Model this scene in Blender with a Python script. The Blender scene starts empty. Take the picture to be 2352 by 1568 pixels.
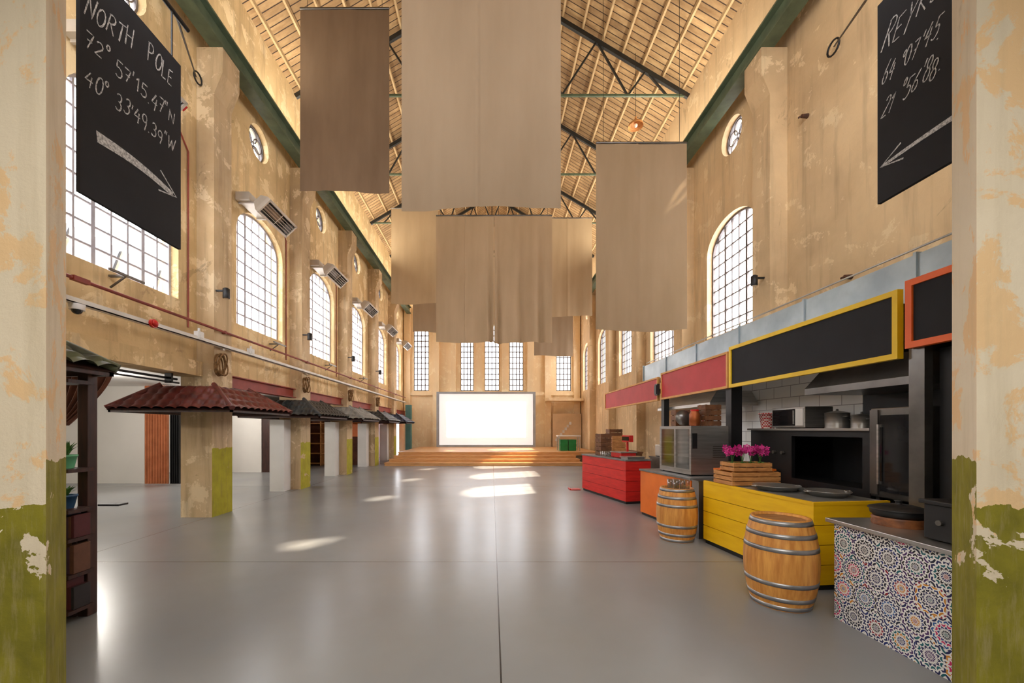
import bpy, bmesh, math, random
from mathutils import Vector, Matrix
random.seed(7)
SC = bpy.context.scene
COL = SC.collection
pi = math.pi

# ------------------------------------------------------------------ helpers
def C(r, g, b):
    f = lambda v: (v/255/12.92) if v/255 <= 0.04045 else ((v/255+0.055)/1.055)**2.4
    return (f(r), f(g), f(b), 1)

class NT:
    def __init__(s, name):
        s.mat = bpy.data.materials.new(name); s.mat.use_nodes = True
        s.t = s.mat.node_tree; s.n = s.t.nodes; s.l = s.t.links
        s.bsdf = s.n['Principled BSDF']; s.out = s.n['Material Output']
    def node(s, kind, **kw):
        nd = s.n.new(kind)
        for k, v in kw.items(): setattr(nd, k, v)
        return nd
    def put(s, sock, v):
        if hasattr(v, 'is_linked') or isinstance(v, bpy.types.NodeSocket): s.l.new(v, sock)
        else: sock.default_value = v
    def m(s, op, a, b=0.0, c=None):
        nd = s.node('ShaderNodeMath', operation=op)
        s.put(nd.inputs[0], a); s.put(nd.inputs[1], b)
        if c is not None: s.put(nd.inputs[2], c)
        return nd.outputs[0]
    def mix(s, f, a, b, mode='MIX'):
        nd = s.node('ShaderNodeMixRGB', blend_type=mode)
        s.put(nd.inputs['Fac'], f); s.put(nd.inputs['Color1'], a); s.put(nd.inputs['Color2'], b)
        return nd.outputs[0]
    def pos(s): return s.node('ShaderNodeNewGeometry').outputs['Position']
    def obj(s): return s.node('ShaderNodeTexCoord').outputs['Object']
    def scale(s, v, sc):
        nd = s.node('ShaderNodeMapping'); s.l.new(v, nd.inputs['Vector']); nd.inputs['Scale'].default_value = sc
        return nd.outputs[0]
    def noise(s, v, scale=5, detail=5, rough=.55, dist=0):
        nd = s.node('ShaderNodeTexNoise'); s.l.new(v, nd.inputs['Vector'])
        nd.inputs['Scale'].default_value = scale; nd.inputs['Detail'].default_value = detail
        nd.inputs['Roughness'].default_value = rough; nd.inputs['Distortion'].default_value = dist
        return nd.outputs['Fac']
    def ramp(s, f, lo, hi):
        nd = s.node('ShaderNodeMapRange'); s.l.new(f, nd.inputs['Value'])
        nd.inputs['From Min'].default_value = lo; nd.inputs['From Max'].default_value = hi
        return nd.outputs[0]
    def sep(s, v):
        nd = s.node('ShaderNodeSeparateXYZ'); s.l.new(v, nd.inputs[0]); return nd.outputs
    def bump(s, h, strength=.3, dist=.02):
        nd = s.node('ShaderNodeBump'); s.l.new(h, nd.inputs['Height'])
        nd.inputs['Strength'].default_value = strength; nd.inputs['Distance'].default_value = dist
        s.l.new(nd.outputs[0], s.bsdf.inputs['Normal'])
    def fin(s, col=None, rough=.6, metal=0, emis=None, es=0):
        if col is not None: s.put(s.bsdf.inputs['Base Color'], col)
        s.put(s.bsdf.inputs['Roughness'], rough); s.put(s.bsdf.inputs['Metallic'], metal)
        if emis is not None:
            s.put(s.bsdf.inputs['Emission Color'], emis); s.bsdf.inputs['Emission Strength'].default_value = es
        return s.mat

def M(name, c1, c2=None, scale=5, rough=.6, metal=0, bump=0, stretch=(1, 1, 1), lo=.35, hi=.65, emis=0):
    n = NT(name)
    if c2 is None: c2 = tuple(x*.8 for x in c1[:3])+(1,)
    v = n.scale(n.obj(), stretch)
    f = n.noise(v, scale)
    col = n.mix(n.ramp(f, lo, hi), c1, c2)
    if bump: n.bump(f, bump)
    return n.fin(col, rough, metal, c1 if emis else None, emis)

# ---------------------------------------------------------------- materials
def plaster(name, a, b, c, dark, paint=None, amt=.5, peel=.55):
    n = NT(name); p = n.pos()
    f1 = n.noise(p, .5, 8, .65, .4); f2 = n.noise(p, 2.2, 9, .7, .3)
    st = n.noise(n.scale(p, (3, 3, .25)), 2.0, 6, .6)
    big = n.noise(p, .35, 5, .55, .2)
    col = n.mix(n.ramp(f1, .38, .62), a, b)
    col = n.mix(n.m('MULTIPLY', n.ramp(big, .48, .66), amt*.6), col, dark)
    col = n.mix(n.m('MULTIPLY', n.ramp(f2, peel, peel+.03), .75), col, c)
    col = n.mix(n.m('MULTIPLY', n.ramp(st, .50, .80), amt), col, dark)
    f3 = n.noise(p, 1.0, 10, .75, .8)
    col = n.mix(n.m('MULTIPLY', n.ramp(f3, .62, .65), amt*.7), col, dark)
    if paint:
        kind, level, pc, pc2 = paint
        z = n.sep(p)[2]
        edge = n.m('ADD', z, n.m('MULTIPLY', n.m('SUBTRACT', n.noise(p, 7, 6), .5), .12))
        mask = n.m('LESS_THAN', edge, level)
        nx = n.sep(n.node('ShaderNodeNewGeometry').outputs['Normal'])[0]
        if kind == 'side':
            mask = n.m('MULTIPLY', mask, n.m('GREATER_THAN', n.m('ABSOLUTE', nx), .5))
        if kind == 'jamb':
            lv = n.m('ADD', level, n.m('MULTIPLY', n.m('GREATER_THAN', n.m('ABSOLUTE', nx), .3), .24))
            mask = n.m('LESS_THAN', edge, lv)
        chips = n.m('LESS_THAN', n.noise(p, 2.6, 9, .62, .5), .62)
        mask = n.m('MULTIPLY', mask, chips)
        g = n.mix(n.ramp(n.noise(p, 5, 6), .3, .7), pc, pc2)
        g = n.mix(n.m('MULTIPLY', n.ramp(n.noise(n.scale(p, (6, 6, 1)), 3, 8, .7), .5, .8), .6), g, dark)
        col = n.mix(mask, col, g)
    n.bump(n.m('ADD', f2, f3), .35, .03)
    return n.fin(col, .85)
m_wall = plaster('plaster_wall', C(236,206,154), C(216,186,134), C(246,222,176), C(140,112,80), None, .6, .54)
m_wallR = plaster('plaster_wall_smooth', C(224,194,150), C(208,178,136), C(234,210,168), C(146,122,94), None, .58, .57)
m_back = plaster('plaster_back', C(246,220,178), C(240,212,166), C(250,230,192), C(210,178,132), None, .25)
m_col = plaster('concrete_column_paint', C(216,190,152), C(200,172,130), C(234,212,174), C(118,96,70), ('side', 1.28, C(180,172,46), C(160,152,36)), .62)
m_jamb = plaster('jamb_plaster', C(236,222,196), C(226,210,182), C(240,196,136), C(184,166,132), ('jamb', 1.24, C(146,138,28), C(116,110,18)), .5, .53)

def floor_mat():
    n = NT('polished_concrete'); p = n.pos(); s = n.sep(p)
    f = n.noise(p, .45, 2, .5); f2 = n.noise(p, 1.8, 3, .5)
    col = n.mix(f, C(116,121,128), C(168,168,166))
    col = n.mix(n.m('MULTIPLY', f2, .35), col, C(122,116,110))
    def seam(c, v, w): return n.m('LESS_THAN', n.m('ABSOLUTE', n.m('SUBTRACT', c, v)), w)
    k = n.m('MAXIMUM', seam(s[0], .06, .006), seam(s[1], 4.95, .006))
    k = n.m('MAXIMUM', k, seam(s[0], -5.3, .006)); k = n.m('MAXIMUM', k, seam(s[1], 11.5, .008))
    k = n.m('MAXIMUM', k, seam(s[0], 4.6, .006))
    col = n.mix(k, col, C(50,48,46))
    return n.fin(col, .27)
m_floor = floor_mat()

def ceil_mat():
    n = NT('ceiling_boards'); p = n.pos(); s = n.sep(p)
    k = n.m('FRACT', n.m('DIVIDE', s[1], .17)); line = n.m('LESS_THAN', k, .14)
    idx = n.m('FLOOR', n.m('DIVIDE', s[1], .17))
    wn = n.node('ShaderNodeTexWhiteNoise', noise_dimensions='1D'); n.l.new(idx, wn.inputs['W'])
    f = n.noise(n.scale(p, (1, 4, 1)), 1.6, 8, .65); f2 = n.noise(p, .6, 6, .6)
    col = n.mix(n.ramp(f, .34, .68), C(204,170,122), C(154,120,80))
    col = n.mix(n.m('MULTIPLY', wn.outputs[0], .45), col, C(118,88,56))
    col = n.mix(n.m('MULTIPLY', n.ramp(f2, .46, .66), .6), col, C(100,74,46))
    col = n.mix(line, col, C(58,40,26))
    return n.fin(col, .8)
m_ceil = ceil_mat()
m_purlin = M('purlin_wood', C(206,178,134), C(178,148,106), 3, .7)
m_steelgreen = M('green_steel', C(92,106,82), C(72,86,66), 4, .5)
m_truss = M('dark_steel', C(42,44,42), C(30,32,32), 4, .5)
m_muntin = M('window_steel', C(188,186,194), C(164,162,172), 4, .5)
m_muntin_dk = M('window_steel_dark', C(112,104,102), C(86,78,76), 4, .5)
m_white = M('white_paint', C(230,228,224), C(218,216,212), 1, .6)
m_aisle = M('white_partition', C(228,224,218), C(220,216,210), .6, .7)
m_black = M('black_paint', C(24,24,26), C(16,16,18), 4, .5)
m_chalk = M('chalkboard', C(22,24,30), C(30,32,38), 2, .8)
m_txt = M('chalk_white', C(225,225,225), C(140,140,142), 60, .9)
m_redbeam = M('red_steel', C(160,62,46), C(134,48,36), 3, .55)
m_redpipe = M('red_pipe', C(150,58,42), C(120,44,32), 3, .5)
m_tray = M('cable_tray_paint', C(230,226,218), C(212,206,196), 3, .5)
m_galv = M('galvanized_sheet', C(176,190,196), C(148,162,170), 2, .35, .35)
m_steel = M('stainless', C(200,198,194), C(170,168,164), 2, .3, .85, stretch=(1, 1, 12))
m_heat = M('heater_sheet', C(206,198,186), C(184,176,164), 2, .4, .2)
m_steeldk = M('dark_stainless', C(126,122,118), C(98,96,92), 2, .3, .8)
m_glassdk = M('dark_glass', C(26,26,28), C(40,40,42), 1, .08)
m_yel = M('yellow_boards', C(252,202,16), C(244,190,10), 3, .5, stretch=(1, 1, 6))
m_yelf = M('yellow_frame', C(242,204,20), C(232,190,10), 3, .5)
m_org = M('orange_paint', C(244,126,36), C(232,114,28), 3, .5)
m_orgf = M('orange_frame', C(246,112,44), C(234,100,34), 3, .5)
m_red = M('red_boards', C(220,42,34), C(198,32,26), 3, .5, stretch=(1, 1, 6))
m_redp = M('red_panel', C(200,54,58), C(184,46,48), 2, .6)
m_frwood = M('frame_wood', C(226,166,90), C(204,144,70), 4, .6)
m_top = M('grey_worktop', C(122,122,120), C(100,100,98), 6, .35)
m_wood = M('barrel_oak', C(230,166,84), C(198,128,56), 6, .45, stretch=(4, 4, .5), bump=.1)
m_lid = M('barrel_lid_oak', C(180,132,82), C(144,100,60), 6, .55, stretch=(1, 8, 1))
m_hoop = M('hoop_metal', C(176,176,178), C(140,140,144), 6, .35, .7)
m_crate = M('crate_wood', C(214,154,90), C(176,116,62), 8, .65, stretch=(1, 1, 5))
m_crdk = M('dark_crate_wood', C(124,80,48), C(92,58,36), 8, .65)
m_kiosk = M('dark_red_wood', C(66,36,28), C(42,24,20), 6, .5, stretch=(4, 4, .6))
m_stage = M('stage_oak', C(228,176,114), C(204,148,92), 5, .4, stretch=(.5, 5, 5))
m_tilered = M('maroon_tile', C(112,50,44), C(82,38,34), 7, .35)
m_tiledk = M('dark_tile', C(56,60,60), C(38,42,44), 7, .35)
m_tilegr = M('grey_tile', C(150,150,144), C(114,114,110), 7, .5)
m_tilebl = M('blue_tile', C(48,64,92), C(34,46,72), 7, .4)
m_tilemoss = M('moss_tile', C(100,106,76), C(66,66,54), 7, .6)
m_curt = M('orange_curtain', C(196,120,78), C(168,98,60), 3, .85)
m_curtb = M('brown_curtain', C(112,66,46), C(84,48,34), 3, .85)
m_rope = M('rope_fibre', C(142,104,62), C(104,74,42), 30, .9)
m_green = M('leaf_green', C(80,128,54), C(50,92,38), 8, .6)
m_mint = M('mint_pot', C(122,206,156), None, 4, .4)
m_blue = M('blue_pot', C(52,90,130), None, 4, .4)
m_mag = M('orchid_petal', C(216,40,142), C(184,20,116), 20, .5)
m_cop = M('copper', C(176,96,50), C(130,66,34), 5, .35, .6)
m_brownw = M('carved_wood', C(150,92,50), C(104,60,34), 14, .5)
m_redpl = M('red_plastic', C(206,34,28), None, 4, .35)
m_greenpl = M('green_plastic', C(30,140,74), None, 4, .4)
m_extb = M('neighbour_cladding', C(92,98,112), C(78,84,98), .5, .7)
m_teal = M('teal_paint', C(86,140,140), None, 3, .6)
m_bulb = M('frosted_bulb', C(235,225,205), C(225,215,195), 1, .4)
m_bottle = M('bottle_glass', C(44,72,40), C(30,50,30), 3, .1)
m_rust = M('rusty_iron', C(96,58,38), C(60,38,28), 12, .8)

def fabric(name, a, b, tr=.2):
    n = NT(name); o = n.obj()
    w = n.noise(n.scale(o, (60, 60, 60)), 4, 2)
    f = n.noise(n.scale(o, (2, 1, .4)), 1.2, 4)
    col = n.mix(n.ramp(f, .3, .7), a, b)
    col = n.mix(n.m('MULTIPLY', w, .12), col, (.05, .04, .03, 1))
    n.fin(col, .95)
    t = n.node('ShaderNodeBsdfTranslucent'); n.l.new(col, t.inputs[0])
    mx = n.node('ShaderNodeMixShader'); mx.inputs[0].default_value = tr
    n.l.new(n.bsdf.outputs[0], mx.inputs[1]); n.l.new(t.outputs[0], mx.inputs[2]); n.l.new(mx.outputs[0], n.out.inputs[0])
    return n.mat
m_fab = fabric('linen_fabric', C(180,155,124), C(168,144,112))
m_fabfront = fabric('linen_fabric_taupe', C(160,138,112), C(150,128,102), .15)
m_fablit = fabric('linen_fabric_lit', C(190,166,132), C(180,156,122), .25)  # paler linen copy: stronger light on the rear banners put into the colour
m_fabdk = fabric('linen_fabric_dark', C(136,112,88), C(122,99,76), .15)

def glassy():
    n = NT('clear_glass')
    t = n.node('ShaderNodeBsdfTransparent'); t.inputs[0].default_value = (.93, .95, .95, 1)
    g = n.node('ShaderNodeBsdfGlossy'); g.inputs['Roughness'].default_value = .05
    lw = n.node('ShaderNodeLayerWeight'); lw.inputs[0].default_value = .35
    mx = n.node('ShaderNodeMixShader'); n.l.new(lw.outputs['Facing'], mx.inputs[0])
    n.l.new(t.outputs[0], mx.inputs[1]); n.l.new(g.outputs[0], mx.inputs[2]); n.l.new(mx.outputs[0], n.out.inputs[0])
    return n.mat
m_glass = glassy()
def sun_diffuser():  # pane added to scatter direct sun at the first right window
    n = NT('sun_diffuser_pane')
    t = n.node('ShaderNodeBsdfTranslucent'); t.inputs[0].default_value = (.97, .97, 1, 1)
    n.l.new(t.outputs[0], n.out.inputs[0]); return n.mat
m_sundiff = sun_diffuser()

def mosaic():
    n = NT('mosaic_tiles'); s = n.sep(n.obj())
    K = 5.2
    a = n.m('MULTIPLY', n.m('ADD', s[1], s[0]), K); b = n.m('MULTIPLY', s[2], K)
    row = n.m('FLOOR', b); a = n.m('ADD', a, n.m('MULTIPLY', n.m('MODULO', n.m('ABSOLUTE', row), 2), .5))
    ca = n.m('FLOOR', a)
    fa = n.m('SUBTRACT', n.m('FRACT', a), .5); fb = n.m('SUBTRACT', n.m('FRACT', b), .5)
    r = n.m('SQRT', n.m('ADD', n.m('MULTIPLY', fa, fa), n.m('MULTIPLY', fb, fb)))
    th = n.m('ARCTAN2', fb, fa)
    star = n.m('ABSOLUTE', n.m('SINE', n.m('MULTIPLY', th, 6)))
    cc = n.node('ShaderNodeCombineXYZ'); n.l.new(ca, cc.inputs[0]); n.l.new(row, cc.inputs[1])
    wc = n.node('ShaderNodeTexWhiteNoise', noise_dimensions='3D'); n.l.new(cc.outputs[0], wc.inputs['Vector'])
    k = n.m('ADD', n.m('MULTIPLY', r, n.m('ADD', 8.0, n.m('MULTIPLY', wc.outputs['Value'], 3))), n.m('MULTIPLY', star, .6))
    ring = n.m('FLOOR', k)
    seg = n.m('ADD', n.m('MULTIPLY', th, 12/(2*pi)), n.m('MULTIPLY', n.m('MODULO', ring, 2), .5))
    wl = n.m('MAXIMUM', n.m('LESS_THAN', n.m('FRACT', k), .36), n.m('LESS_THAN', n.m('ABSOLUTE', n.m('SUBTRACT', n.m('FRACT', seg), .5)), .13))
    cv = n.node('ShaderNodeCombineXYZ'); n.l.new(ring, cv.inputs[0]); n.l.new(ca, cv.inputs[1]); n.l.new(row, cv.inputs[2])
    wn = n.node('ShaderNodeTexWhiteNoise', noise_dimensions='3D'); n.l.new(cv.outputs[0], wn.inputs['Vector'])
    cr = n.node('ShaderNodeValToRGB'); cr.color_ramp.interpolation = 'CONSTANT'
    cols = [C(20,26,84), C(28,32,54), C(70,30,96), C(206,40,104), C(16,96,106), C(22,40,110), C(214,140,40), C(150,30,50), C(18,18,24), C(40,96,160)]
    e = cr.color_ramp.elements; e[0].color = cols[0]; e[1].position = .14; e[1].color = cols[1]
    for i, ps in zip(range(2, 10), (.3, .4, .5, .58, .74, .8, .86, .94)):
        q = e.new(ps); q.color = cols[i]
    n.l.new(wn.outputs[0], cr.inputs[0])
    return n.fin(n.mix(wl, cr.outputs[0], C(240,238,234)), .4)
m_mos = mosaic()
def brick(name, a, mortar, sc, w=.5, h=.25):
    n = NT(name); s = n.sep(n.obj())
    cv = n.node('ShaderNodeCombineXYZ'); n.l.new(n.m('ADD', s[1], s[0]), cv.inputs[0]); n.l.new(s[2], cv.inputs[1])
    b = n.node('ShaderNodeTexBrick'); n.l.new(cv.outputs[0], b.inputs['Vector'])
    b.inputs['Color1'].default_value = a; b.inputs['Color2'].default_value = tuple(x*.95 for x in a[:3])+(1,)
    b.inputs['Mortar'].default_value = mortar; b.inputs['Scale'].default_value = sc
    b.inputs['Mortar Size'].default_value = .006; b.inputs['Brick Width'].default_value = w; b.inputs['Row Height'].default_value = h
    return n.fin(b.outputs[0], .25)
m_tilew = brick('white_wall_tiles', C(236,236,232), C(160,160,158), 1, .4, .2)
def gingham():
    n = NT('gingham_cloth'); c = n.node('ShaderNodeTexChecker'); n.l.new(n.obj(), c.inputs[0])
    c.inputs['Scale'].default_value = 40; c.inputs[1].default_value = C(190,50,50); c.inputs[2].default_value = C(232,214,206)
    return n.fin(c.outputs[0], .8)
m_ging = gingham()
def emit(name, c, s):
    n = NT(name); return n.fin((.9, .9, .9, 1), .6, 0, c, s)
m_screen = emit('screen_border', (1, 1, .99, 1), .5)
m_screen2 = emit('screen_image', (1, 1, 1, 1), 1.1)
BOOKC = [M('book_%s' % k, C(*c), None, 20, .6) for k, c in [('maroon',(84,30,34)),('navy',(36,44,70)),('brown',(104,66,46)),('dark',(40,36,38)),('ochre',(130,98,58)),('plum',(76,48,62))]]

# -------------------------------------------------------------- mesh builder
class MB:
    def __init__(s): s.v = []; s.f = []; s.mi = []; s.sm = []
    def add(s, vs, fs, mi=0, mat=None, smooth=False):
        o = len(s.v)
        for v in vs:
            v = Vector(v); s.v.append(mat @ v if mat else v)
        for f in fs: s.f.append([i+o for i in f]); s.mi.append(mi); s.sm.append(smooth)
        return s
    def box(s, x0, x1, y0, y1, z0, z1, mi=0, mat=None):
        vs = [(x, y, z) for x in (x0, x1) for y in (y0, y1) for z in (z0, z1)]
        return s.add(vs, [(0,1,3,2),(4,6,7,5),(0,4,5,1),(2,3,7,6),(0,2,6,4),(1,5,7,3)], mi, mat)
    def prism(s, pts, z0, z1, mi=0, mat=None):
        n = len(pts)
        vs = [(p[0], p[1], z0) for p in pts]+[(p[0], p[1], z1) for p in pts]
        fs = [tuple(range(n))[::-1], tuple(range(n, 2*n))]+[(i, (i+1) % n, n+(i+1) % n, n+i) for i in range(n)]
        return s.add(vs, fs, mi, mat)
    def lathe(s, prof, c=(0, 0, 0), seg=24, mi=0, mat=None, mod=None, cap=True):
        vs = []; fs = []
        for r, z in prof:
            for i in range(seg):
                a = 2*pi*i/seg; rr = r*(mod(i) if mod else 1)
                vs.append((c[0]+rr*math.cos(a), c[1]+rr*math.sin(a), c[2]+z))
        m = len(prof)
        for j in range(m-1):
            for i in range(seg): fs.append((j*seg+i, j*seg+(i+1) % seg, (j+1)*seg+(i+1) % seg, (j+1)*seg+i))
        s.add(vs, fs, mi, mat, True)
        if cap:
            if prof[0][0] > .001: s.add(vs[:seg], [tuple(range(seg))[::-1]], mi, mat)
            if prof[-1][0] > .001: s.add(vs[-seg:], [tuple(range(seg))], mi, mat)
        return s
    def rod(s, p0, p1, r, seg=8, mi=0, r1=None, mat=None):
        p0 = Vector(p0); p1 = Vector(p1); d = p1-p0; L = d.length
        q = Matrix.Translation(p0) @ d.to_track_quat('Z', 'Y').to_matrix().to_4x4()
        if mat: q = mat @ q
        return s.lathe([(r, 0), (r if r1 is None else r1, L)], seg=seg, mi=mi, mat=q)
    def beam(s, p0, p1, w, h, mi=0):
        p0 = Vector(p0); p1 = Vector(p1); d = p1-p0; L = d.length
        q = Matrix.Translation(p0) @ d.to_track_quat('Z', 'Y').to_matrix().to_4x4()
        return s.box(-w/2, w/2, -h/2, h/2, 0, L, mi, q)
    def path(s, pts, r, seg=6, mi=0):
        for a, b in zip(pts, pts[1:]): s.rod(a, b, r, seg, mi)
        return s
    def torus(s, c, R, r, n=24, m=8, mi=0, mat=None):
        vs = []; fs = []
        for i in range(n):
            a = 2*pi*i/n
            for j in range(m):
                b = 2*pi*j/m
                vs.append(((R+r*math.cos(b))*math.cos(a), (R+r*math.cos(b))*math.sin(a), r*math.sin(b)))
        for i in range(n):
            for j in range(m): fs.append((i*m+j, ((i+1) % n)*m+j, ((i+1) % n)*m+(j+1) % m, i*m+(j+1) % m))
        q = Matrix.Translation(c) @ (mat if mat else Matrix())
        return s.add(vs, fs, mi, q, True)
    def sphere(s, c, r, sc=(1, 1, 1), mi=0, n=12):
        prof = [(max(.0005, r*math.sin(pi*j/n)), -r*math.cos(pi*j/n)) for j in range(n+1)]
        return s.lathe(prof, seg=n*2, mi=mi, mat=Matrix.Translation(c) @ Matrix.Diagonal((*sc, 1)), cap=False)
    def build(s, name, mats, parent=None, origin=(0, 0, 0), label=None, cat=None, group=None, kind=None, bevel=0):
        if not isinstance(mats, (list, tuple)): mats = [mats]
        o = Vector(parent['_o']) if parent is not None else Vector(origin)
        me = bpy.data.meshes.new(name)
        me.from_pydata([tuple(v-o) for v in s.v], [], s.f); 
        for m in mats: me.materials.append(m)
        me.polygons.foreach_set('material_index', s.mi); me.polygons.foreach_set('use_smooth', s.sm)
        bm = bmesh.new(); bm.from_mesh(me); bmesh.ops.recalc_face_normals(bm, faces=bm.faces); bm.to_mesh(me); bm.free()
        me.update()
        ob = bpy.data.objects.new(name, me); COL.objects.link(ob)
        if parent is not None: ob.parent = parent
        else: ob.location = o
        ob['_o'] = tuple(o)
        if bevel:
            b = ob.modifiers.new('b', 'BEVEL'); b.width = bevel; b.segments = 2; b.limit_method = 'ANGLE'
        tag(ob, label, cat, group, kind)
        return ob

def tag(ob, label=None, cat=None, group=None, kind=None):
    if label: ob['label'] = label
    if cat: ob['category'] = cat
    if group: ob['group'] = group
    if kind: ob['kind'] = kind
def root(name, loc, label, cat, group=None):
    e = bpy.data.objects.new(name, None); COL.objects.link(e); e.location = loc; e.empty_display_size = .1
    e['_o'] = tuple(loc); tag(e, label, cat, group); return e
def dup(rt, loc, group=None, label=None, rz=0):
    n = rt.copy(); COL.objects.link(n); n.location = loc
    if rz: n.rotation_euler.z = rz
    if group: rt['group'] = group; n['group'] = group
    if label: n['label'] = label
    def rec(a, b):
        for ch in a.children:
            c = ch.copy(); COL.objects.link(c); c.parent = b; rec(ch, c)
    rec(rt, n); return n

def curve_mesh(splines, th):
    cu = bpy.data.curves.new('t', 'CURVE'); cu.dimensions = '2D'; cu.fill_mode = 'BOTH'; cu.extrude = th/2
    for pts in splines:
        sp = cu.splines.new('POLY'); sp.points.add(len(pts)-1)
        for p, q in zip(sp.points, pts): p.co = (q[0], q[1], 0, 1)
        sp.use_cyclic_u = True
    return grab(cu)
def grab(cu):
    ob = bpy.data.objects.new('t', cu); COL.objects.link(ob)
    dg = bpy.context.evaluated_depsgraph_get(); dg.update()
    ev = ob.evaluated_get(dg); me = ev.to_mesh()
    vs = [v.co.copy() for v in me.vertices]; fs = [tuple(p.vertices) for p in me.polygons]
    ev.to_mesh_clear(); bpy.data.objects.remove(ob); bpy.data.curves.remove(cu)
    return vs, fs
def side(x):   # (a,b,c)->(Y,Z,X)
    return Matrix(((0, 0, 1, x), (1, 0, 0, 0), (0, 1, 0, 0), (0, 0, 0, 1)))
def frontm(y):  # (a,b,c)->(X,Z,Y)
    return Matrix(((1, 0, 0, 0), (0, 0, 1, y), (0, 1, 0, 0), (0, 0, 0, 1)))

def stroke(mb, pts, w, ux, o, nrm):
    ux = Vector(ux); o = Vector(o); n = Vector(nrm); up = Vector((0, 0, 1)); vs = []; fs = []
    for k, (a, b, ww) in enumerate(pts):
        a2, b2 = pts[min(k+1, len(pts)-1)][:2]; a1, b1 = pts[max(k-1, 0)][:2]
        d = Vector((a2-a1, b2-b1))
        d = d.normalized() if d.length > 1e-6 else Vector((1, 0)); pr = Vector((-d.y, d.x))*ww/2
        for s in (1, -1): vs.append(o+ux*(a+pr.x*s)+up*(b+pr.y*s)+n*.002)
    for k in range(len(pts)-1): fs.append((2*k, 2*k+1, 2*k+3, 2*k+2))
    mb.add(vs, fs)
def arc(cx, cy, rx, ry, a0, a1, n=12): return [(cx+rx*math.cos(math.radians(a0+(a1-a0)*i/n)), cy+ry*math.sin(math.radians(a0+(a1-a0)*i/n))) for i in range(n+1)]
G = {
 'N': (.62, [[(0,0),(.06,1),(.5,.02),(.6,1.02)]]), 'O': (.62, [arc(.31,.5,.28,.48,80,440,16)]),
 'R': (.62, [[(.02,0),(.08,1)], [(.0,.95)]+arc(.2,.75,.32,.25,90,-80,8)+[(.08,.5)], [(.2,.5),(.58,-.05)]]),
 'T': (.6, [[(0,.98),(.62,1.02)], [(.33,1),(.28,0)]]), 'H': (.62, [[(.02,0),(.06,1)], [(.52,0),(.58,1)], [(.04,.5),(.56,.52)]]),
 'P': (.55, [[(.04,-.02),(.08,1)], [(0,.96)]+arc(.22,.74,.3,.26,90,-90,8)+[(.06,.46)]]), 'L': (.5, [[(.1,1),(.04,.02),(.46,.04)]]),
 'E': (.5, [[(.5,1),(.1,.96),(.04,.02),(.48,0)], [(.08,.5),(.4,.52)]]), 'W': (.8, [[(0,1),(.16,0),(.38,.8),(.55,0),(.78,1.04)]]),
 'Y': (.58, [[(0,1),(.26,.5),(.56,1)], [(.26,.5),(.2,0)]]), 'K': (.58, [[(.04,0),(.08,1)], [(.56,1),(.08,.45),(.56,-.04)]]),
 'J': (.5, [[(.1,1),(.55,1)], [(.36,1),(.34,.2)]+arc(.18,.2,.16,.2,0,-150,6)]), 'A': (.6, [[(0,0),(.32,1),(.58,0)], [(.1,.38),(.5,.38)]]),
 'V': (.58, [[(0,1),(.26,0),(.58,1.02)]]), 'I': (.4, [[(.06,.98),(.4,1)], [(.22,1),(.18,0)], [(0,0),(.36,.02)]]),
 '0': (.56, [arc(.26,.5,.24,.48,80,440,14)]), '1': (.3, [[(0,.75),(.2,1),(.16,0)]]),
 '2': (.54, [arc(.26,.74,.22,.25,160,-30,8)+[(.02,.02),(.5,.04)]]), '3': (.5, [arc(.22,.75,.2,.24,150,-90,8)+arc(.22,.26,.24,.26,90,-150,8)]),
 '4': (.56, [[(.3,1),(.0,.4),(.54,.42)], [(.42,.75),(.36,-.05)]]), '5': (.54, [[(.52,1),(.10,1),(.06,.56)]+arc(.22,.29,.27,.31,115,-140,9)]),
 '6': (.52, [[(.42,1),(.1,.55)]+arc(.25,.26,.22,.26,150,-210,12)]), '7': (.52, [[(.0,.98),(.5,1),(.18,0)], [(.1,.5),(.44,.52)]]),
 '8': (.52, [arc(.26,.76,.19,.23,-90,270,12), arc(.25,.27,.23,.26,90,450,12)]), '9': (.5, [arc(.24,.72,.21,.25,0,360,12)+[(.42,.4),(.3,0)]]),
 '\u00b0': (.30, [arc(.13,.92,.12,.15,0,360,10)]), "'": (.18, [[(.10,1.08),(.04,.78)]]), '"': (.28, [[(.06,1.08),(.02,.8)], [(.22,1.08),(.18,.8)]]),
 '.': (.16, [[(.02,.0),(.08,.05)]]), '-': (.3, [[(0,.4),(.24,.42)]]), ' ': (.34, [])}
def chalk(s, w, h, origin, ux, nrm, parent, slant=.18, rot=0, t=.014, seed=1):
    R = random.Random(seed); tot = sum(G[c][0]+.14 for c in s); k = w/tot; x = 0; mb = MB(); o = Vector(origin)
    for c in s:
        wd, sts = G[c]; jy = R.uniform(-.14, .14); jh = R.uniform(.84, 1.16); sl = slant+R.uniform(-.09, .09)
        for st in sts:
            pts = []; dense = []
            for p, q in zip(st, st[1:]):
                m = 3
                for i in range(m): dense.append((p[0]+(q[0]-p[0])*i/m, p[1]+(q[1]-p[1])*i/m))
            dense.append(st[-1])
            for a, b in dense:
                b2 = (b+jy)*jh*h; aa = (x+a)*k+sl*b2
                pts.append((aa, b2+rot*(x+a)*k, t*R.uniform(.6, 1.15)))
            stroke(mb, pts, t, ux, o, nrm)
        x += wd+.14
    return mb.build('lettering', m_txt, parent)

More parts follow.
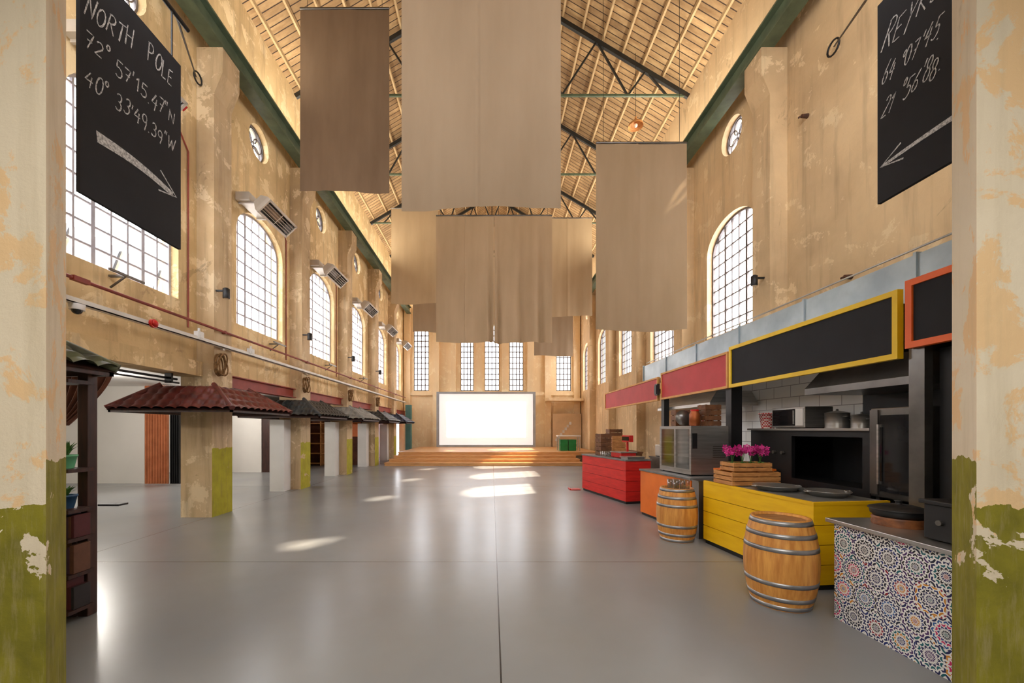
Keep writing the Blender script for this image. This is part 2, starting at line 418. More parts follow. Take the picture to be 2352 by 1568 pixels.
# ================================================================= STRUCTURE
XW = 5.55; TH = .3; EAVE = 11.1; YB = 25.0
roofz = lambda x: 14.43-.6*abs(x)
COLS = [7.44, 10.89, 14.34, 17.79, 21.24]
LW = [6.1, 9.6, 13.05, 16.5, 19.95, 23.3]
RW = [9.33, 13.0, 16.45, 19.9, 23.3]
SILL, SPR, APX, HW = 3.95, 6.05, 6.68, .95
def arch_pts(yc, g=0):
    hw = HW-g; pts = [(yc-hw, SILL+g), (yc+hw, SILL+g)]
    for i in range(17):
        a = pi*i/16; pts.append((yc+hw*math.cos(a), SPR+(APX-SPR-g)*math.sin(a)))
    return pts
def circ(yc, zc, r, n=24): return [(yc+r*math.cos(2*pi*i/n), zc+r*math.sin(2*pi*i/n)) for i in range(n)]

mb = MB(); mb.box(-13.2, 6, -3.2, YB+.6, -.1, 0); mb.build('floor', m_floor, kind='structure')

def sidewall(name, x, ys, z0, mat):
    outer = [(2.45, z0), (YB, z0), (YB, EAVE+.1), (2.45, EAVE+.1)]
    holes = [arch_pts(y) for y in ys]+[circ(y-.1, 8.45, .40) for y in ys]
    vs, fs = curve_mesh([outer]+holes, TH)
    MB().add(vs, fs, 0, side(x)).build(name, mat, kind='structure')
sidewall('wall_left', -XW-TH/2, LW, 2.75, m_wall)
sidewall('wall_right', XW+TH/2, RW, 0, m_wallR)
BW = [(-4.92, -3.96), (-1.97, -1.15), (-.46, .46), (1.09, 1.97), (4.04, 4.97)]
outer = [(-5.85, 0), (5.85, 0), (5.85, 10.95), (0, 14.45), (-5.85, 10.95)]
vs, fs = curve_mesh([outer]+[[(a, 4.05), (b, 4.05), (b, 8.2), (a, 8.2)] for a, b in BW], .4)
MB().add(vs, fs, 0, frontm(YB+.2)).build('wall_back', m_back, kind='structure')
mb = MB()
for x in (-5.3, -3.5, -2.45, -.8, .8, 2.4, 3.5, 5.3):
    mb.box(x-.19, x+.19, YB-.18, YB, 0, 10.9)
mb.box(-5.5, 5.5, YB-.12, YB, 3.75, 3.95)
mb.build('trim_1', m_back, kind='structure')
# front wall with flared reveals and unseen gable openings added to let in fill daylight
FILLW = [(-4.9, -3.5), (-2.9, -1.5), (1.5, 2.9), (3.5, 4.9)]
mb = MB()
mb.prism([(-13.2, 2.1), (-2.352, 2.1), (-2.62, 2.45), (-13.2, 2.45)], 0, 4.4)
mb.prism([(5.9, 2.1), (5.9, 2.45), (2.83, 2.45), (2.555, 2.1)], 0, 4.4)
outer = [(-5.9, 4.4), (5.9, 4.4), (5.9, 10.9), (0, 14.4), (-5.9, 10.9)]
vs, fs = curve_mesh([outer]+[[(a, 5.6), (b, 5.6), (b, 8.4), (a, 8.4)] for a, b in FILLW], .35)
mb.add(vs, fs, 0, frontm(2.275))
mb.build('wall_front', m_jamb, kind='structure')
mb = MB(); mb.box(-4.2, -4, -3.2, 2.1, 0, 4.4); mb.build('wall_lobby_left', m_white, kind='structure')
mb = MB(); mb.box(4, 4.2, -3.2, 2.1, 0, 4.4); mb.build('wall_lobby_right', m_white, kind='structure')
mb = MB(); mb.box(-4.2, 4.2, -3.2, -3, 0, 4.4); mb.build('wall_lobby_rear', m_white, kind='structure')
mb = MB(); mb.box(-4.2, 4.2, -3.2, 2.1, 4.4, 4.5); mb.build('ceiling_lobby', m_white, kind='structure')
mb = MB()
for s in (-1, 1):
    mb.add([(s*5.9, 2.1, roofz(5.9)), (0, 2.1, roofz(0)), (0, YB+.4, roofz(0)), (s*5.9, YB+.4, roofz(5.9)),
            (s*5.9, 2.1, roofz(5.9)+.1), (0, 2.1, roofz(0)+.1), (0, YB+.4, roofz(0)+.1), (s*5.9, YB+.4, roofz(5.9)+.1)],
           [(0,1,2,3),(4,5,6,7),(0,1,5,4),(2,3,7,6),(0,3,7,4)])
    for i in range(10):
        x = s*(.3+i*.56); mb.box(x-.026, x+.026, 2.46, YB-.01, roofz(x)-.09, roofz(x)+.02, 1)
mb.build('ceiling', [m_ceil, m_purlin], kind='structure')

wn = 1
def arch_window(x, yc, dark=False, sundiff=False):
    global wn
    mb = MB(); q = side(x)
    vs, fs = curve_mesh([arch_pts(yc, 0), arch_pts(yc, .045)], .07); mb.add(vs, fs, 0, q)
    H = lambda a: SPR+(APX-SPR)*math.sqrt(max(0, 1-((a-yc)/HW)**2))
    nv = 7
    for i in range(1, nv):
        a = yc-HW+2*HW*i/nv; t = .03 if i in (2, 5) else .015
        mb.box(a-t, a+t, SILL, H(a)-.02, -.02, .02, 0, q)
    z = SILL+.3
    while z < APX-.05:
        hw = HW if z < SPR else HW*math.sqrt(1-((z-SPR)/(APX-SPR))**2)
        mb.box(yc-hw+.02, yc+hw-.02, z-.015, z+.015, -.015, .015, 0, q); z += .3
    if sundiff:
        vs, fs = curve_mesh([arch_pts(yc, .03)], .004)
        mb.add(vs, fs, 1, side(x+.03))
    mb.build('window_%d' % wn, [m_muntin_dk if dark else m_muntin, m_sundiff], kind='structure'); wn += 1
    mb = MB(); zc = 8.45; y = yc-.1
    vs, fs = curve_mesh([circ(y, zc, .4), circ(y, zc, .365)], .08); mb.add(vs, fs, 0, q)
    for k in range(5):
        a = pi/2+2*pi*k/5; c = (y+.2*math.cos(a), zc+.2*math.sin(a))
        vs, fs = curve_mesh([circ(*c, .165, 16), circ(*c, .143, 16)], .03); mb.add(vs, fs, 0, q)
    mb.build('window_%d' % wn, m_muntin_dk, kind='structure'); wn += 1
for y in LW: arch_window(-XW-.17, y)
for y in RW: arch_window(XW+.17, y, True, y < 10)
for a, b in BW:
    mb = MB(); y = YB+.1
    for i in range(5):
        x = a+(b-a)*i/4; t = .05 if i in (0, 4) else .03
        mb.box(x-t, x+t, y-.03, y+.03, 4.05, 8.2)
    z = 4.07
    while z < 8.25: mb.box(a, b, y-.02, y+.02, z-.03, z+.03); z += .345
    mb.build('window_%d' % wn, m_muntin_dk, kind='structure'); wn += 1

def column(s, y):
    mb = MB(); y1 = y+.58
    if s < 0: mb.box(-5.815, -5.23, y, y1, 0, 2.75)
    z0 = 2.75 if s < 0 else 0
    prof = [(5.549, z0), (5.22, z0), (5.22, 7.95), (5.06, 8.35), (5.06, 8.82), (5.549, 8.82)]
    vs, fs = curve_mesh([[(p[0]*s, p[1]) for p in prof]], .5)
    mb.add(vs, fs, 0, frontm(y+.29))
    o = (s*5.5, y+.29, 0)
    return mb.build('concrete_column' if s < 0 else 'wall_pilaster', m_col if s < 0 else m_wallR, origin=o,
        label='plastered concrete column with olive paint on its lower face' if s < 0 else 'tall plastered wall pilaster with corbelled head',
        cat='column', group='columns along the hall' if s < 0 else 'wall pilasters by the food stalls')
for y in COLS: column(-1, y)
for y in COLS: column(1, y)
for s in (-1, 1):
    mb = MB(); x0, x1 = sorted((s*5.3, s*5.03))
    xc = (x0+x1)/2
    mb.box(x0, x1, 2.46, YB-.2, 8.82, 8.86); mb.box(x0, x1, 2.46, YB-.2, 9.19, 9.23); mb.box(xc-.03, xc+.03, 2.46, YB-.2, 8.86, 9.19)
    mb.build('crane_rail_beam', m_steelgreen, origin=(xc, 13, 8.82), label='long green steel crane beam resting on pilaster heads', cat='steel beam', group='crane beams')
mb = MB(); ev = 10.98
for s in (-1, 1):
    mb.beam((s*5.5, 0, roofz(5.5)-.18), (0, 0, roofz(0)-.18), .08, .12)
    B = lambda x: (s*x, 0, ev); R = lambda x: (s*x, 0, roofz(x)-.18)
    for p, q in [(R(4.3), B(3.8)), (B(3.8), R(2.93)), (R(2.93), B(1.95)), (B(1.95), R(1.0)), (R(1.0), B(0.02)), (B(4.9), R(4.3))]:
        mb.beam(p, q, .045, .045)
mb.beam((-5.5, 0, ev), (5.5, 0, ev), .05, .055, 1)
mb.beam((0, 0, ev), (0, 0, roofz(0)-.2), .04, .04)
tr = mb.build('roof_truss', [m_truss, m_steelgreen], origin=(0, 0, ev), label='riveted dark steel roof truss spanning the hall', cat='roof truss', group='roof trusses')
for i, y in enumerate([4.25, 7.7, 11.15, 14.6, 18.05, 21.5]):
    if i == 0: tr.location = (0, y, ev)
    else: dup(tr, (0, y, ev))

MB().box(-5.55, -5.4, 2.46, 7.43, 2.63, 2.9).box(-5.85, -5.55, 2.46, 7.43, 2.63, 2.75).build('trim_2', m_wall, kind='structure')
ys = COLS+[24.9]
for i in range(5):
    a, b = ys[i]+.59, ys[i+1]-.01; xc = -5.45
    mb = MB(); mb.box(xc-.1, xc+.1, a, b, 2.5, 2.52).box(xc-.1, xc+.1, a, b, 2.73, 2.75).box(xc-.02, xc+.02, a, b, 2.52, 2.73)
    mb.build('steel_lintel', m_redbeam, origin=(xc, (a+b)/2, 2.5), label='red painted steel I-beam between columns', cat='steel beam', group='red lintels')
# side aisle
MB().box(-13.2, -5.86, 2.45, YB, 2.95, 3.05).build('ceiling_aisle', m_aisle, kind='structure')
MB().box(-13.2, -13, 2.45, YB, 0, 2.95).build('wall_aisle_outer', m_aisle, kind='structure')
MB().box(-13, -10.35, 12.1, 12.2, 0, 2.95).build('wall_aisle_partition', m_aisle, kind='structure')
MB().box(-13, -8.8, 15.2, 15.3, 0, 2.95).build('wall_aisle_rear', m_aisle, kind='structure')
MB().box(-8.78, -8.0, 15.22, 15.28, 0, 2.3).box(-8.2, -8.14, 15.18, 15.22, 1, 1.1).build('door_1', m_kiosk, kind='structure')
MB().box(-13, -5.9, 18.4, 18.5, 0, 2.95).build('wall_aisle_end', m_curtb, kind='structure')
MB().box(-6.6, -6.5, 18.5, YB, 0, 2.95).build('wall_aisle_inner', m_redbeam, kind='structure')
for y in COLS[1:]:
    MB().box(-5.88, -5.5, y-.36, y-.01, 0, 1.9).build('white_pier', m_white, origin=(-5.69, y-.18, 0), label='white painted rectangular pier beside a column', cat='pier', group='white piers')

# ------------------------------------------------------------- stage
mb = MB()
for i in range(4):
    y = 17.8+.36*i; xr = 4.1-.1*i if i < 3 else 5.1
    mb.box(-4.8+.12*i, xr, y, 24.4, .14*i, .14*(i+1)-.035, 0); mb.box(-4.82+.12*i, xr+.02, y-.03, 24.4, .14*(i+1)-.035, .14*(i+1), 0)
mb.build('stepped_stage', m_stage, origin=(-.4, 21, 0), label='low light oak stage with four wide steps', cat='stage')
rt = root('projection_screen', (-.36, 24.1, .56), 'large white projection screen in a grey frame', 'screen')
x0, x1, z0, z1 = -3.36, 2.64, .565, 3.9
mb = MB(); y = 24.2
vs, fs = curve_mesh([[(x0, z0), (x1, z0), (x1, z1), (x0, z1)], [(x0+.16, z0+.12), (x1-.16, z0+.12), (x1-.16, z1-.12), (x0+.16, z1-.12)]], .2)
mb.add(vs, fs, 0, frontm(y)); mb.build('frame', M('screen_frame', C(168,174,180), None, 2, .5), rt)
MB().box(x0+.16, x1-.16, y-.02, y+.05, z0+.12, z1-.12).build('screen_surface', m_screen, rt)
MB().box(-2.75, 2.05, y-.04, y-.021, 1.15, 3.3).build('screen_image', m_screen2, rt)
rt = root('stage_partition', (4.8, 24.6, .0), 'beige painted partition with a white stair outline', 'partition')
MB().box(3.75, 5.5, 24.5, 24.6, 0, 2.6).build('panel', M('beige_panel', C(226,196,156), None, 1, .7), rt)
mb = MB()
for i in range(7): mb.box(3.9+i*.14, 4.04+i*.14, 24.46, 24.5, .9+i*.17, 1.07+i*.17)
mb.build('stair_outline', m_white, rt)
MB().box(3.3, 5.5, 23.9, 24.8, 3.35, 3.5).build('mezzanine_shelf', m_back, origin=(4.4, 24.4, 3.35), label='cream mezzanine ledge against the end wall', cat='ledge')
rt = root('serving_table', (3.9, 20.2, .56), 'white folding table with green crates underneath', 'table')
MB().box(3.3, 4.45, 19.9, 20.5, 1.28, 1.33).build('table_top', m_white, rt)
for x in (3.35, 4.4):
    for y in (19.95, 20.45): MB().rod((x, y, .56), (x, y, 1.28), .02).build('leg', m_steel, rt)
for xx in (3.42, 3.84):
    mb = MB()
    for k in range(3): mb.box(xx, xx+.38, 19.92, 20.42, .58+k*.19, .74+k*.19)
    mb.box(xx+.015, xx+.365, 19.94, 20.4, .561, 1.12); mb.build('plastic_crate_stack', m_greenpl, origin=(xx+.19, 20.2, .561), label='stack of green plastic crates under table', cat='crate', group='green crates on stage')
mb = MB().box(-5.2, -4.88, 23.9, 24.3, .0, 2.2); mb.box(-5.2, -4.88, 23.9, 24.3, 2.25, 3.1).box(-5.18, -4.9, 23.95, 24.25, 2.2, 2.25)
for z in (.9, 1.5, 2.7): mb.box(-5.17, -4.91, 23.88, 23.9, z-.2, z+.2)
mb.build('tall_cupboard', m_teal, origin=(-5.0, 24.1, .0), label='tall teal cupboard at the stage end', cat='cupboard')

# ------------------------------------------------------------ banners
def banner(xc, y, w, z0, z1, seams, mat, label, seed=0, amp=.02, dens=44, foldx=()):
    rt = root('hanging_banner', (xc, y, z0), label, 'banner', 'linen banners hung from the roof')
    R = random.Random(seed); nx, nz = dens, 30
    ph = [R.uniform(0, 6) for _ in range(6)]
    mb = MB(); vs = []; fs = []
    for j in range(nz+1):
        t = j/nz
        for i in range(nx+1):
            u = i/nx; dn = (1-t)
            d = amp*(math.sin(u*9+ph[0]+t*.8)+.4*math.sin(u*19+ph[1]+t*1.5)+.25*math.sin(u*37+ph[3]-t*2))*(.3+dn)
            for fx, fw in foldx: d += .16*dn**1.2*math.exp(-((u-fx-.05*dn)/fw)**2)
            for sx in seams: d += -.02*math.exp(-((u-sx)/.008)**2)
            zz = z0+(z1-z0)*t + (.035*math.sin(u*5+ph[2])*dn)
            vs.append((xc-w/2+w*u, y+d, zz))
    for j in range(nz):
        for i in range(nx): fs.append((j*(nx+1)+i, j*(nx+1)+i+1, (j+1)*(nx+1)+i+1, (j+1)*(nx+1)+i))
    mb.add(vs, fs, 0, None, True); mb.build('cloth', mat, rt)
    MB().rod((xc-w/2, y, z1), (xc+w/2, y, z1), .025).build('rod', m_steeldk, rt)
    for s in (-1, 1):
        x = xc+s*w*.42; MB().rod((x, y, z1), (x, y, roofz(x)-.02), .005, 5).build('cord', m_black, rt)
banner(-.164, 6.0, 2.4, 4.97, 9.9, (.48,), m_fabfront, 'wide beige linen banner with a central seam', 1, .014, 120)
banner(-3.29, 8.9, 1.99, 6.95, 11.04, (), m_fabdk, 'dark taupe linen banner hanging high', 2, .016)
banner(3.30, 8.8, 2.0, 3.83, 7.97, (.45,), m_fab, 'beige linen banner hanging by the arched window', 3, .022)
banner(-.95, 14.0, 2.03, 4.7, 9.15, (.5,), m_fab, 'beige linen banner with soft folds', 4, .016, 90, [(.9, .03)])
banner(1.10, 14.08, 2.05, 4.7, 9.2, (), m_fab, 'beige linen banner with deep drapery folds', 5, .02, 90, [(.04, .03), (.42, .05), (.75, .05)])
banner(-3.4, 17.5, 2.05, 7.15, 11.35, (), m_fablit, 'beige linen banner hanging plain and flat', 6, .014)
banner(3.2, 16.8, 2.05, 6.4, 10.55, (.5,), m_fablit, 'beige linen banner with light vertical creases', 7, .02)
banner(-3.15, 21.0, 2.05, 6.75, 10.9, (), m_fabfront, 'beige linen banner near the end wall', 8, .014)
banner(3.25, 21.0, 2.05, 5.5, 9.7, (), m_fabfront, 'beige linen banner near the end windows', 9, .014)

# ---------------------------------------------------- tiled canopies
def canopy(name, bx0, bx1, by0, by1, tx0, tx1, ty0, ty1, zb, zt, mat, label, group):
    rt = root(name, ((bx0+bx1)/2, (by0+by1)/2, zb), label, 'tiled roof', group)
    mb = MB()
    B = [(bx0, by0), (bx1, by0), (bx1, by1), (bx0, by1)]; Tt = [(tx0, ty0), (tx1, ty0), (tx1, ty1), (tx0, ty1)]
    for k in range(4):
        b0, b1 = Vector((*B[k], zb)), Vector((*B[(k+1) % 4], zb)); t0, t1 = Vector((*Tt[k], zt)), Vector((*Tt[(k+1) % 4], zt))
        L = (b1-b0).length; n = (b1-b0).cross(t0-b0).normalized()
        if n.z < 0: n = -n
        e = (b1-b0).normalized(); nu = int(L/.025); nv = 16; vs = []; fs = []
        for j in range(nv+1):
            v = j/nv; p0 = b0.lerp(t0, v); p1 = b1.lerp(t1, v)
            for i in range(nu+1):
                p = p0.lerp(p1, i/nu); s = (p-b0).dot(e)
                d = .045*abs(math.sin(s*pi/.2))**.8+ .03*(1-((v*4.01) % 1))
                if j == nv: d = 0.01
                vs.append(p+n*d)
        for j in range(nv):
            for i in range(nu): fs.append((j*(nu+1)+i, j*(nu+1)+i+1, (j+1)*(nu+1)+i+1, (j+1)*(nu+1)+i))
        mb.add(vs, fs, 0, None, True)
        mb.rod(b0+Vector((0, 0, .03)), t0+Vector((0, 0, .04)), .045, 8)
    mb.build('roof_tiles', mat, rt)
    mb = MB(); mb.add([(*p, zb-.005) for p in B]+[(*p, zt-.03) for p in Tt], [(0,1,5,4),(1,2,6,5),(2,3,7,6),(3,0,4,7)])
    mb.box(bx0+.02, bx1-.02, by0+.02, by0+.06, zb-.04, zb).box(bx0+.02, bx1-.02, by1-.06, by1-.02, zb-.04, zb)
    mb.box(bx0+.02, bx0+.06, by0+.02, by1-.02, zb-.04, zb).box(bx1-.06, bx1-.02, by0+.02, by1-.02, zb-.04, zb)
    mb.build('soffit', m_kiosk, rt)
    return rt
cm = [(m_tilered, 'small hipped canopy of dark red roof tiles around a column'), (m_tiledk, 'small hipped canopy of black roof tiles around a column'),
      (m_tilegr, 'small hipped canopy of pale grey tiles around a column'), (m_tiledk, 'small hipped canopy of charcoal tiles around a column'), (m_tilebl, 'small hipped canopy of dark blue tiles around a column')]
for y, (mt, lb) in zip(COLS, cm):
    yc = y+.29
    canopy('tiled_canopy', -6.55, -4.4, yc-.98, yc+1.02, -6.0, -5.05, yc-.5, yc+.5, 1.98, 2.42, mt, lb, 'tiled canopies around the columns')

# ---------------------------------------------------- kiosk at the left
rt = root('book_kiosk', (-3.95, 3.5, 0), 'dark red timber kiosk with book shelves and moss roof', 'kiosk')
for x, y in ((-3.60, 3.545), (-4.4, 3.545), (-3.60, 2.85), (-4.4, 2.85)):
    MB().box(x-.045, x+.045, y-.045, y+.045, 0, 2.15).build('post', m_kiosk, rt, bevel=.006)
for z in (.12, .42, .72, .96, 1.3, 2.05): MB().box(-4.33, -3.49, 3.28, 3.495, z-.015, z+.015).build('shelf', m_kiosk, rt)
MB().box(-4.33, -3.66, 3.50, 3.52, 0, .96).build('back_panel', m_kiosk, rt)
MB().box(-3.56, -3.37, 3.595, 3.69, .955, .97).build('counter_flap', m_black, rt)
canopy('kiosk_roof', -4.7, -3.38, 2.6, 3.6, -4.2, -3.8, 2.95, 3.3, 2.16, 2.42, m_tilemoss, 'small mossy tiled roof over the timber kiosk', None)
R = random.Random(4)
for z in (.136, .436, .736):
    x = -3.495
    for k in range(8):
        w = R.uniform(.022, .04); h = R.uniform(.18, .25) if z < .7 else R.uniform(.15, .2); d = .14
        mb = MB(); mb.box(x-w, x-.002, 3.33, 3.33+d, z, z+h)
        b = mb.build('book', R.choice(BOOKC), origin=(x-w/2, 3.4, z), label='hardback book standing on the kiosk shelf', cat='book', group='books on the kiosk shelves', bevel=.003)
        x -= w
def plant(x, y, z, potm, lab, n=16, L=.18):
    rt = root('potted_plant', (x, y, z), lab, 'plant')
    MB().lathe([(.045, 0), (.065, .1), (.07, .1), (.07, .115), (.06, .115), (.055, .09)], (x, y, z), 20, cap=False).lathe([(.055, .09), (.001, .095)], (x, y, z), 20, 1).build('pot', [potm, m_kiosk], rt)
    mb = MB(); R = random.Random(int(x*100)+n)
    for k in range(n):
        a = R.uniform(0, 2*pi); l = R.uniform(.6, 1)*L; o = R.uniform(.2, .6)
        p0 = Vector((x, y, z+.1)); d = Vector((math.cos(a)*o, math.sin(a)*o, 1)).normalized()
        sd = Vector((-math.sin(a), math.cos(a), 0))*.014
        p1 = p0+d*l*.6; p2 = p0+d*l+Vector((math.cos(a), math.sin(a), -.2))*.03
        mb.add([p0-sd*.5, p0+sd*.5, p1+sd, p1-sd, p2], [(0,1,2,3),(3,2,4)])
    mb.build('foliage', m_green, rt)
plant(-3.62, 3.39, 1.316, m_mint, 'spiky green plant in a mint pot', 30, .16)
plant(-3.62, 3.39, .976, m_blue, 'small green plant in a blue pot', 20, .11)

def curtain(name, x0, x1, y, z0, z1, mat, label, waves=9, amp=.06, tie=0):
    vs = []; fs = []; nx = 70; nz = 12
    for j in range(nz+1):
        for i in range(nx+1):
            u = i/nx; t = j/nz
            xx = x0+(x1-x0)*u*(1-tie*(1-t)**1.5)
            vs.append((xx, y+amp*math.sin(u*waves*2*pi), z0+(z1-z0)*t))
    for j in range(nz):
        for i in range(nx): fs.append((j*(nx+1)+i, j*(nx+1)+i+1, (j+1)*(nx+1)+i+1, (j+1)*(nx+1)+i))
    MB().add(vs, fs, 0, None, True).build(name, mat, origin=((x0+x1)/2, y, z0), label=label, cat='curtain')
curtain('floor_curtain', -10.38, -9.65, 11.9, .02, 2.94, m_curt, 'floor length rust orange curtain beside white partition')
curtain('floor_curtain', -9.62, -9.3, 11.9, .02, 2.94, m_black, 'floor length black curtain next to rust curtain', 5)
curtain('swag_curtain', -6.3, -5.42, 5.7, 1.7, 2.46, m_curtb, 'gathered brown swag curtain under the lintel', 7, .05, .75)
mb = MB().rod((-5.7, 3.0, 2.55), (-5.7, 7.2, 2.55), .02).rod((-5.66, 3.0, 2.48), (-5.66, 7.2, 2.48), .015)
for y in (3.2, 5, 7): mb.box(-5.74, -5.62, y-.02, y+.02, 2.46, 2.63)
mb.build('curtain_track', m_black, origin=(-5.7, 5, 2.48), label='black double curtain track under the lintel', cat='curtain rail')
rt = root('wooden_rack', (-7.7, 18.1, 0), 'open light wooden shelving rack against dark wall', 'shelf')
for x in (-8.4, -7.7, -7.0): MB().box(x-.03, x+.03, 17.9, 18.3, 0, 2.3).build('upright', m_crate, rt)
for z in (.1, .55, 1.0, 1.45, 1.9, 2.28): MB().box(-8.37, -7.03, 17.92, 18.28, z-.02, z+.02).build('shelf_board', m_crate, rt)
MB().box(-6.9, -6.05, 18.30, 18.4, 1.3, 2.0).box(-6.85, -6.1, 18.26, 18.30, 1.4, 1.9).build('wall_menu_board', m_org, origin=(-6.5, 18.35, 1.3), label='orange board fixed to the aisle end wall', cat='board')

# ---------------------------------------------------- left wall services
mb = MB(); X = -5.16
mb.box(X-.04, X+.04, 2.5, 23.8, 3.2, 3.215).box(X+.035, X+.04, 2.5, 23.8, 3.2, 3.27).box(X-.04, X-.035, 2.5, 23.8, 3.2, 3.27)
for y in COLS: mb.box(-5.22, X, y+.2, y+.26, 3.17, 3.2)
y = 2.9
while y < 23.6: mb.box(X-.035, X+.035, y, y+.02, 3.215, 3.225); y += .4
mb.build('cable_tray', m_tray, origin=(X, 13, 3.2), label='long white perforated cable tray crossing the pilasters', cat='cable tray')
mb = MB().rod((-5.17, 2.5, 3.52), (-5.17, 23.8, 3.52), .022, 10)
for y in COLS: mb.box(-5.22, -5.15, y+.25, y+.29, 3.49, 3.55)
mb.box(-5.2, -5.14, 4.9, 5.1, 3.49, 3.55)
mb.build('red_pipe', m_redpipe, origin=(-5.17, 13, 3.52), label='thin red iron pipe running along the wall', cat='pipe')
for y0 in (7.25, 10.7, 14.15):
    mb = MB().path([(-5.53, y0, 3.5), (-5.53, y0, 6.7), (-5.53, y0-.25, 7.0), (-5.53, y0-1.1, 7.05)], .014)
    mb.build('wall_conduit', m_redpipe, origin=(-5.53, y0, 3.5), label='thin bent conduit pipe climbing the wall', cat='pipe', group='wall conduits')
rt = root('alarm_beacon', (-5.1, 5.98, 3.24), 'round red alarm beacon on the cable tray', 'alarm light')
MB().rod((-5.12, 6.0, 3.24), (-5.08, 6.0, 3.24), .065, 16).build('base', m_redpl, rt)
MB().sphere((-5.08, 6.0, 3.24), .05, (.8, 1, 1)).build('lens', m_redpl, rt)
for y, lb in ((4.95, 'white dome camera under cable tray'), (7.0, 'small white sensor box on cable tray'), (8.5, 'small white sensor box on cable tray')):
    if y < 6:
        rt = root('dome_camera', (-5.16, y, 3.1), lb, 'camera')
        MB().lathe([(.075, .03), (.08, .1), (.03, .1)], (-5.16, y, 3.1), 20).build('housing', m_white, rt)
        MB().sphere((-5.16, y, 3.13), .055).build('lens_dome', m_glassdk, rt)
    else:
        MB().box(-5.19, -5.11, y-.07, y+.07, 3.225, 3.36).rod((-5.15, y, 3.36), (-5.15, y, 3.42), .02).box(-5.11, -5.1, y-.04, y+.04, 3.25, 3.3).build('sensor_box', m_white, origin=(-5.15, y, 3.22), label=lb, cat='sensor', group='tray sensors')
for y, z in ((5.75, 3.85), (9.9, 3.75), (13.2, 3.75), (16.6, 3.75)):
    MB().box(-5.54, -5.3, y, y+.04, z, z+.03).box(-5.3, -5.27, y-.25, y+.3, z, z+.03).beam((-5.53, y+.02, z-.15), (-5.32, y+.02, z), .02, .02).build('wall_bracket', m_steeldk, origin=(-5.5, y, z), label='small steel wall bracket with cross bar', cat='bracket', group='wall brackets')
for y, z in ((7.0, 7.15), (6.15, 4.0), (8.2, 7.4)):
    MB().rod((5.56, y, z), (5.44, y, z), .04, 12, 0, .03).rod((5.44, y, z), (5.40, y+.02, z-.02), .015, 8).build('rusty_pipe_stub', m_rust, origin=(5.5, y, z), label='short rusty pipe stub sticking out of plaster', cat='pipe', group='rusty stubs in the wall')
MB().path([(-5.41, 3.9, 2.78), (-5.2, 4.0, 2.78), (-5.05, 4.15, 2.8), (-4.99, 4.2, 2.86), (-5.03, 4.22, 2.9)], .01).build('iron_hook', m_black, origin=(-5.39, 3.9, 2.78), label='black wrought iron hook on the lintel', cat='hook')
def rope(y, x, z):
    mb = MB(); R = random.Random(3)
    for k in range(7):
        q = Matrix.Rotation(R.uniform(-.2, .2), 4, 'Y') @ Matrix.Rotation(pi/2+R.uniform(-.2, .2), 4, 'Y') @ Matrix.Rotation(R.uniform(-.3, .3), 4, 'X') @ Matrix.Diagonal((1.25, .8, 1, 1))
        mb.torus((x+.01*k, y+R.uniform(-.015, .015), z-R.uniform(0, .03)), .15+R.uniform(-.02, .02), .013, 22, 6, 0, q)
    mb.rod((x-.05, y, z+.14), (x+.1, y, z+.14), .012)
    return mb.build('rope_coil', m_rope, origin=(x, y, z-.15), label='coil of brown rope hung on a hook', cat='rope', group='rope coils')
for y in COLS[:4]: rope(y+.08, -5.15, 2.88)
def spot(x, y, z, s):
    rt = root('wall_spotlight', (x, y, z), 'small black cylinder wall spotlight', 'spotlight', 'wall spotlights')
    MB().box(min(x, x+s*.14), max(x, x+s*.14), y-.02, y+.02, z+.03, z+.06).build('arm', m_black, rt)
    MB().lathe([(.055, -.1), (.06, -.09), (.06, .08), (.03, .1)], (x+s*.19, y, z), 16).build('lamp_body', m_black, rt)
    MB().lathe([(.045, -.102), (.001, -.1015)], (x+s*.19, y, z), 16).build('lens', m_bulb, rt)
for y in COLS[:4]: spot(-5.22, y+.1, 4.22 if y < 8 else 4.2, 1)
for y in COLS[:2]: spot(5.22, y+.2, 4.5, -1)
